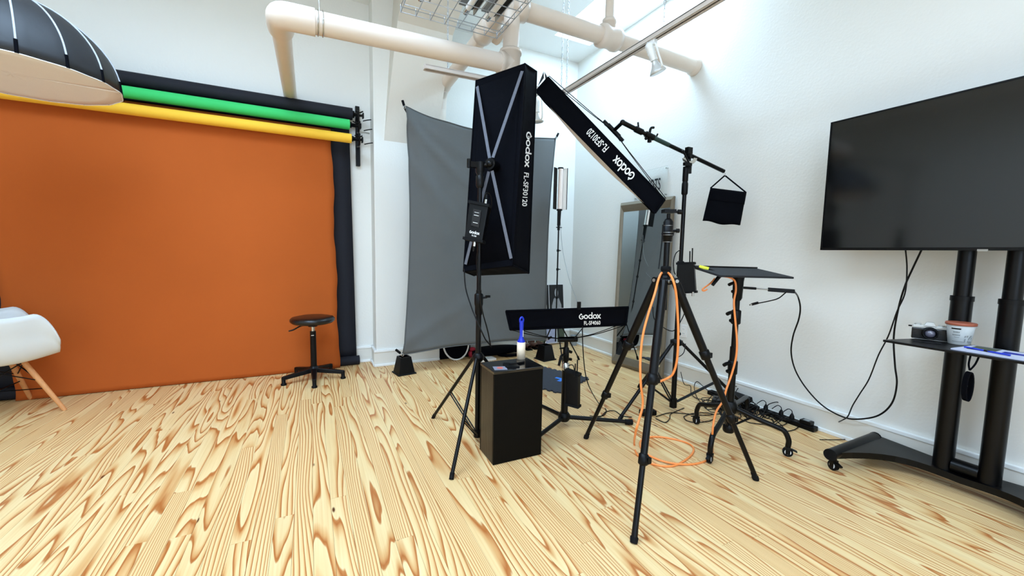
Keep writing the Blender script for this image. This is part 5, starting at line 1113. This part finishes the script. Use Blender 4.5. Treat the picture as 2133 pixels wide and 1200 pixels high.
t, d, s = strip(sc2, sd2, 'black power strip along the right wall, second from the television cart')
c = lerp(sc2, sd2, .6)+V((0, 0, .055)); b_ = thing('power_brick', 'rounded black power brick sitting on the second power strip', 'power brick', c)
MB().box(c, (.12, .06, .036), (d, s, V((0, 0, 1)))).build('body', BLK, b_, bevel=.012); MB().box(c+d*-.063, (.004, .02, .016), (d, s, V((0, 0, 1)))).build('label', WHT, b_)
c = V((3.108, 1.959, 0.000)); c.x = 2.985; c.z = .02; b_ = thing('power_brick', 'large flat black power brick with a pale label, tilted against the skirting', 'power brick', c)
ax = (V((.05, 1, .0)).normalized(), V((1, -.05, .35)).normalized(), V((-.35, .0, 1)).normalized())
MB().box(c+V((0.0, 0, .055)), (.20, .085, .036), ax).build('body', BLK, b_, bevel=.004); MB().box(c+V((-.0, 0, .055))-ax[1]*.044-ax[0]*.03, (.06, .002, .02), ax).build('label', GUM, b_)
c = V((2.212, 2.129, 0.000)); b_ = thing('power_brick', 'small black power brick alone on the floor behind the tripod leg', 'power brick', c)
MB().box(c+V((0, 0, .019)), (.115, .06, .035), (V((1, -.25, 0)), V((.25, 1, 0)), V((0, 0, 1)))).build('body', BLK, b_, bevel=.006)
c = V((2.881, 2.060, 0.000)); b_ = thing('power_brick', 'shiny black power brick buried in the cable pile', 'power brick', c)
MB().box(c+V((0, 0, .03)), (.11, .06, .05), (V((1, .6, 0)), V((-.6, 1, 0)), V((0, 0, 1)))).build('body', LEATH, b_, bevel=.008)
rn = random.Random(11)
FLOORC = lambda px: V(px)
CAB = [
 ([(2.230, 2.067, 0.006), (2.381, 2.077, 0.006), (2.483, 2.011, 0.006), (2.576, 1.940, 0.006), (2.717, 1.906, 0.006)], 'black cable from the lone power brick to the cable pile'),
 ([(2.203, 2.042, 0.006), (2.211, 1.966, 0.006), (2.296, 2.000, 0.006), (2.377, 2.059, 0.006), (2.560, 2.099, 0.006)], 'black cable making a small hook beside the lone power brick'),
 ([(1.796, 2.281, 0.006), (1.856, 2.236, 0.006), (1.953, 2.289, 0.006), (2.025, 2.277, 0.006), (2.015, 2.183, 0.006), (2.062, 2.133, 0.006)], 'black cable weaving between the short stand and the lone power brick'),
 ([(3.062, 2.569, 0.100), (2.982, 2.459, 0.030), (3.052, 2.448, 0.006), (2.888, 2.303, 0.006), (2.834, 2.202, 0.006), (2.889, 2.119, 0.006)], 'black cable dropping from the boom stand pole to the pile'),
 ([(2.707, 2.022, 0.010), (2.820, 2.192, 0.020), (2.999, 2.366, 0.030), (3.096, 2.416, 0.050), (3.051, 2.311, 0.040), (3.003, 2.184, 0.020), (2.989, 2.063, 0.010)], 'black cable making the tallest loop at the left of the pile'),
 ([(2.418, 1.982, 0.006), (2.381, 1.925, 0.006), (2.416, 1.874, 0.006), (2.540, 1.853, 0.006), (2.651, 1.897, 0.006), (2.632, 1.964, 0.006), (2.516, 1.996, 0.006), (2.418, 1.982, 0.006)], 'black cable coil by the left rear caster'),
 ([(3.084, 2.053, 0.120), (3.164, 2.045, 0.120), (3.257, 2.077, 0.110), (3.159, 1.988, 0.050)], 'thin black cable arching above the large power brick'),
 ([(3.065, 1.772, 0.050), (3.029, 1.739, 0.090), (3.102, 1.720, 0.100), (3.136, 1.692, 0.060)], 'black cable arching over the second power strip'),
 ([(2.783, 1.838, 0.006), (2.765, 1.716, 0.006), (2.828, 1.652, 0.006), (2.842, 1.611, 0.006), (2.839, 1.529, 0.006), (2.940, 1.508, 0.006), (3.075, 1.540, 0.006)], 'black cable bowing out on the floor in front of the power strips'),
 ([(2.988, 1.688, 0.006), (2.904, 1.618, 0.006), (2.937, 1.585, 0.006), (3.039, 1.610, 0.006), (3.018, 1.665, 0.010)], 'small black cable coil in front of the second power strip'),
 ([(3.001, 1.999, 0.050), (3.081, 2.029, 0.100), (3.150, 2.043, 0.110), (3.130, 2.032, 0.080), (3.092, 2.054, 0.050)], 'black cable loop standing up behind the laptop stand pole'),
]
for pts, lab in CAB: tag(MB().tube(pts, .0033, n=6, sub=7).build('loose_cable', BLK), lab, 'cable', 'loose black cables along the right wall')
# the tangled heap itself
x0, y0 = V((2.810, 2.058, 0.000)).x, V((2.810, 2.058, 0.000)).y; x1_, y1_ = V((3.080, 1.700, 0.000)).x, V((3.080, 1.700, 0.000)).y
heap = MB()
for k in range(34):
    u = rn.random(); c = V((x0+(x1_-x0)*u+rn.uniform(-.10, .10), y0+(y1_-y0)*u+rn.uniform(-.09, .09), 0)); c.x = min(c.x, 2.94)
    R1, R2, a0 = rn.uniform(.04, .13), rn.uniform(.02, .07), rn.uniform(0, 6.28)
    pts = []
    for j in range(rn.randint(6, 11)):
        th = a0+j*rn.uniform(.7, 1.1); r = R1 if j % 2 else R1*.8
        p = c+V((r*math.cos(th), r*math.sin(th)*.8, max(.005, .02+.03*math.sin(th*1.7+k)+rn.uniform(-.01, .03)))); p.x = min(p.x, 3.07); pts.append(p)
    heap.tube(pts, .0032, n=5, sub=5)
o = tag(heap.build('cable_heap', BLK), 'tangled heap of black cables on the floor behind the laptop stand', 'cables'); o['kind'] = 'stuff'
for o in list(bpy.data.objects):
    if '_o' in o.keys(): del o['_o']
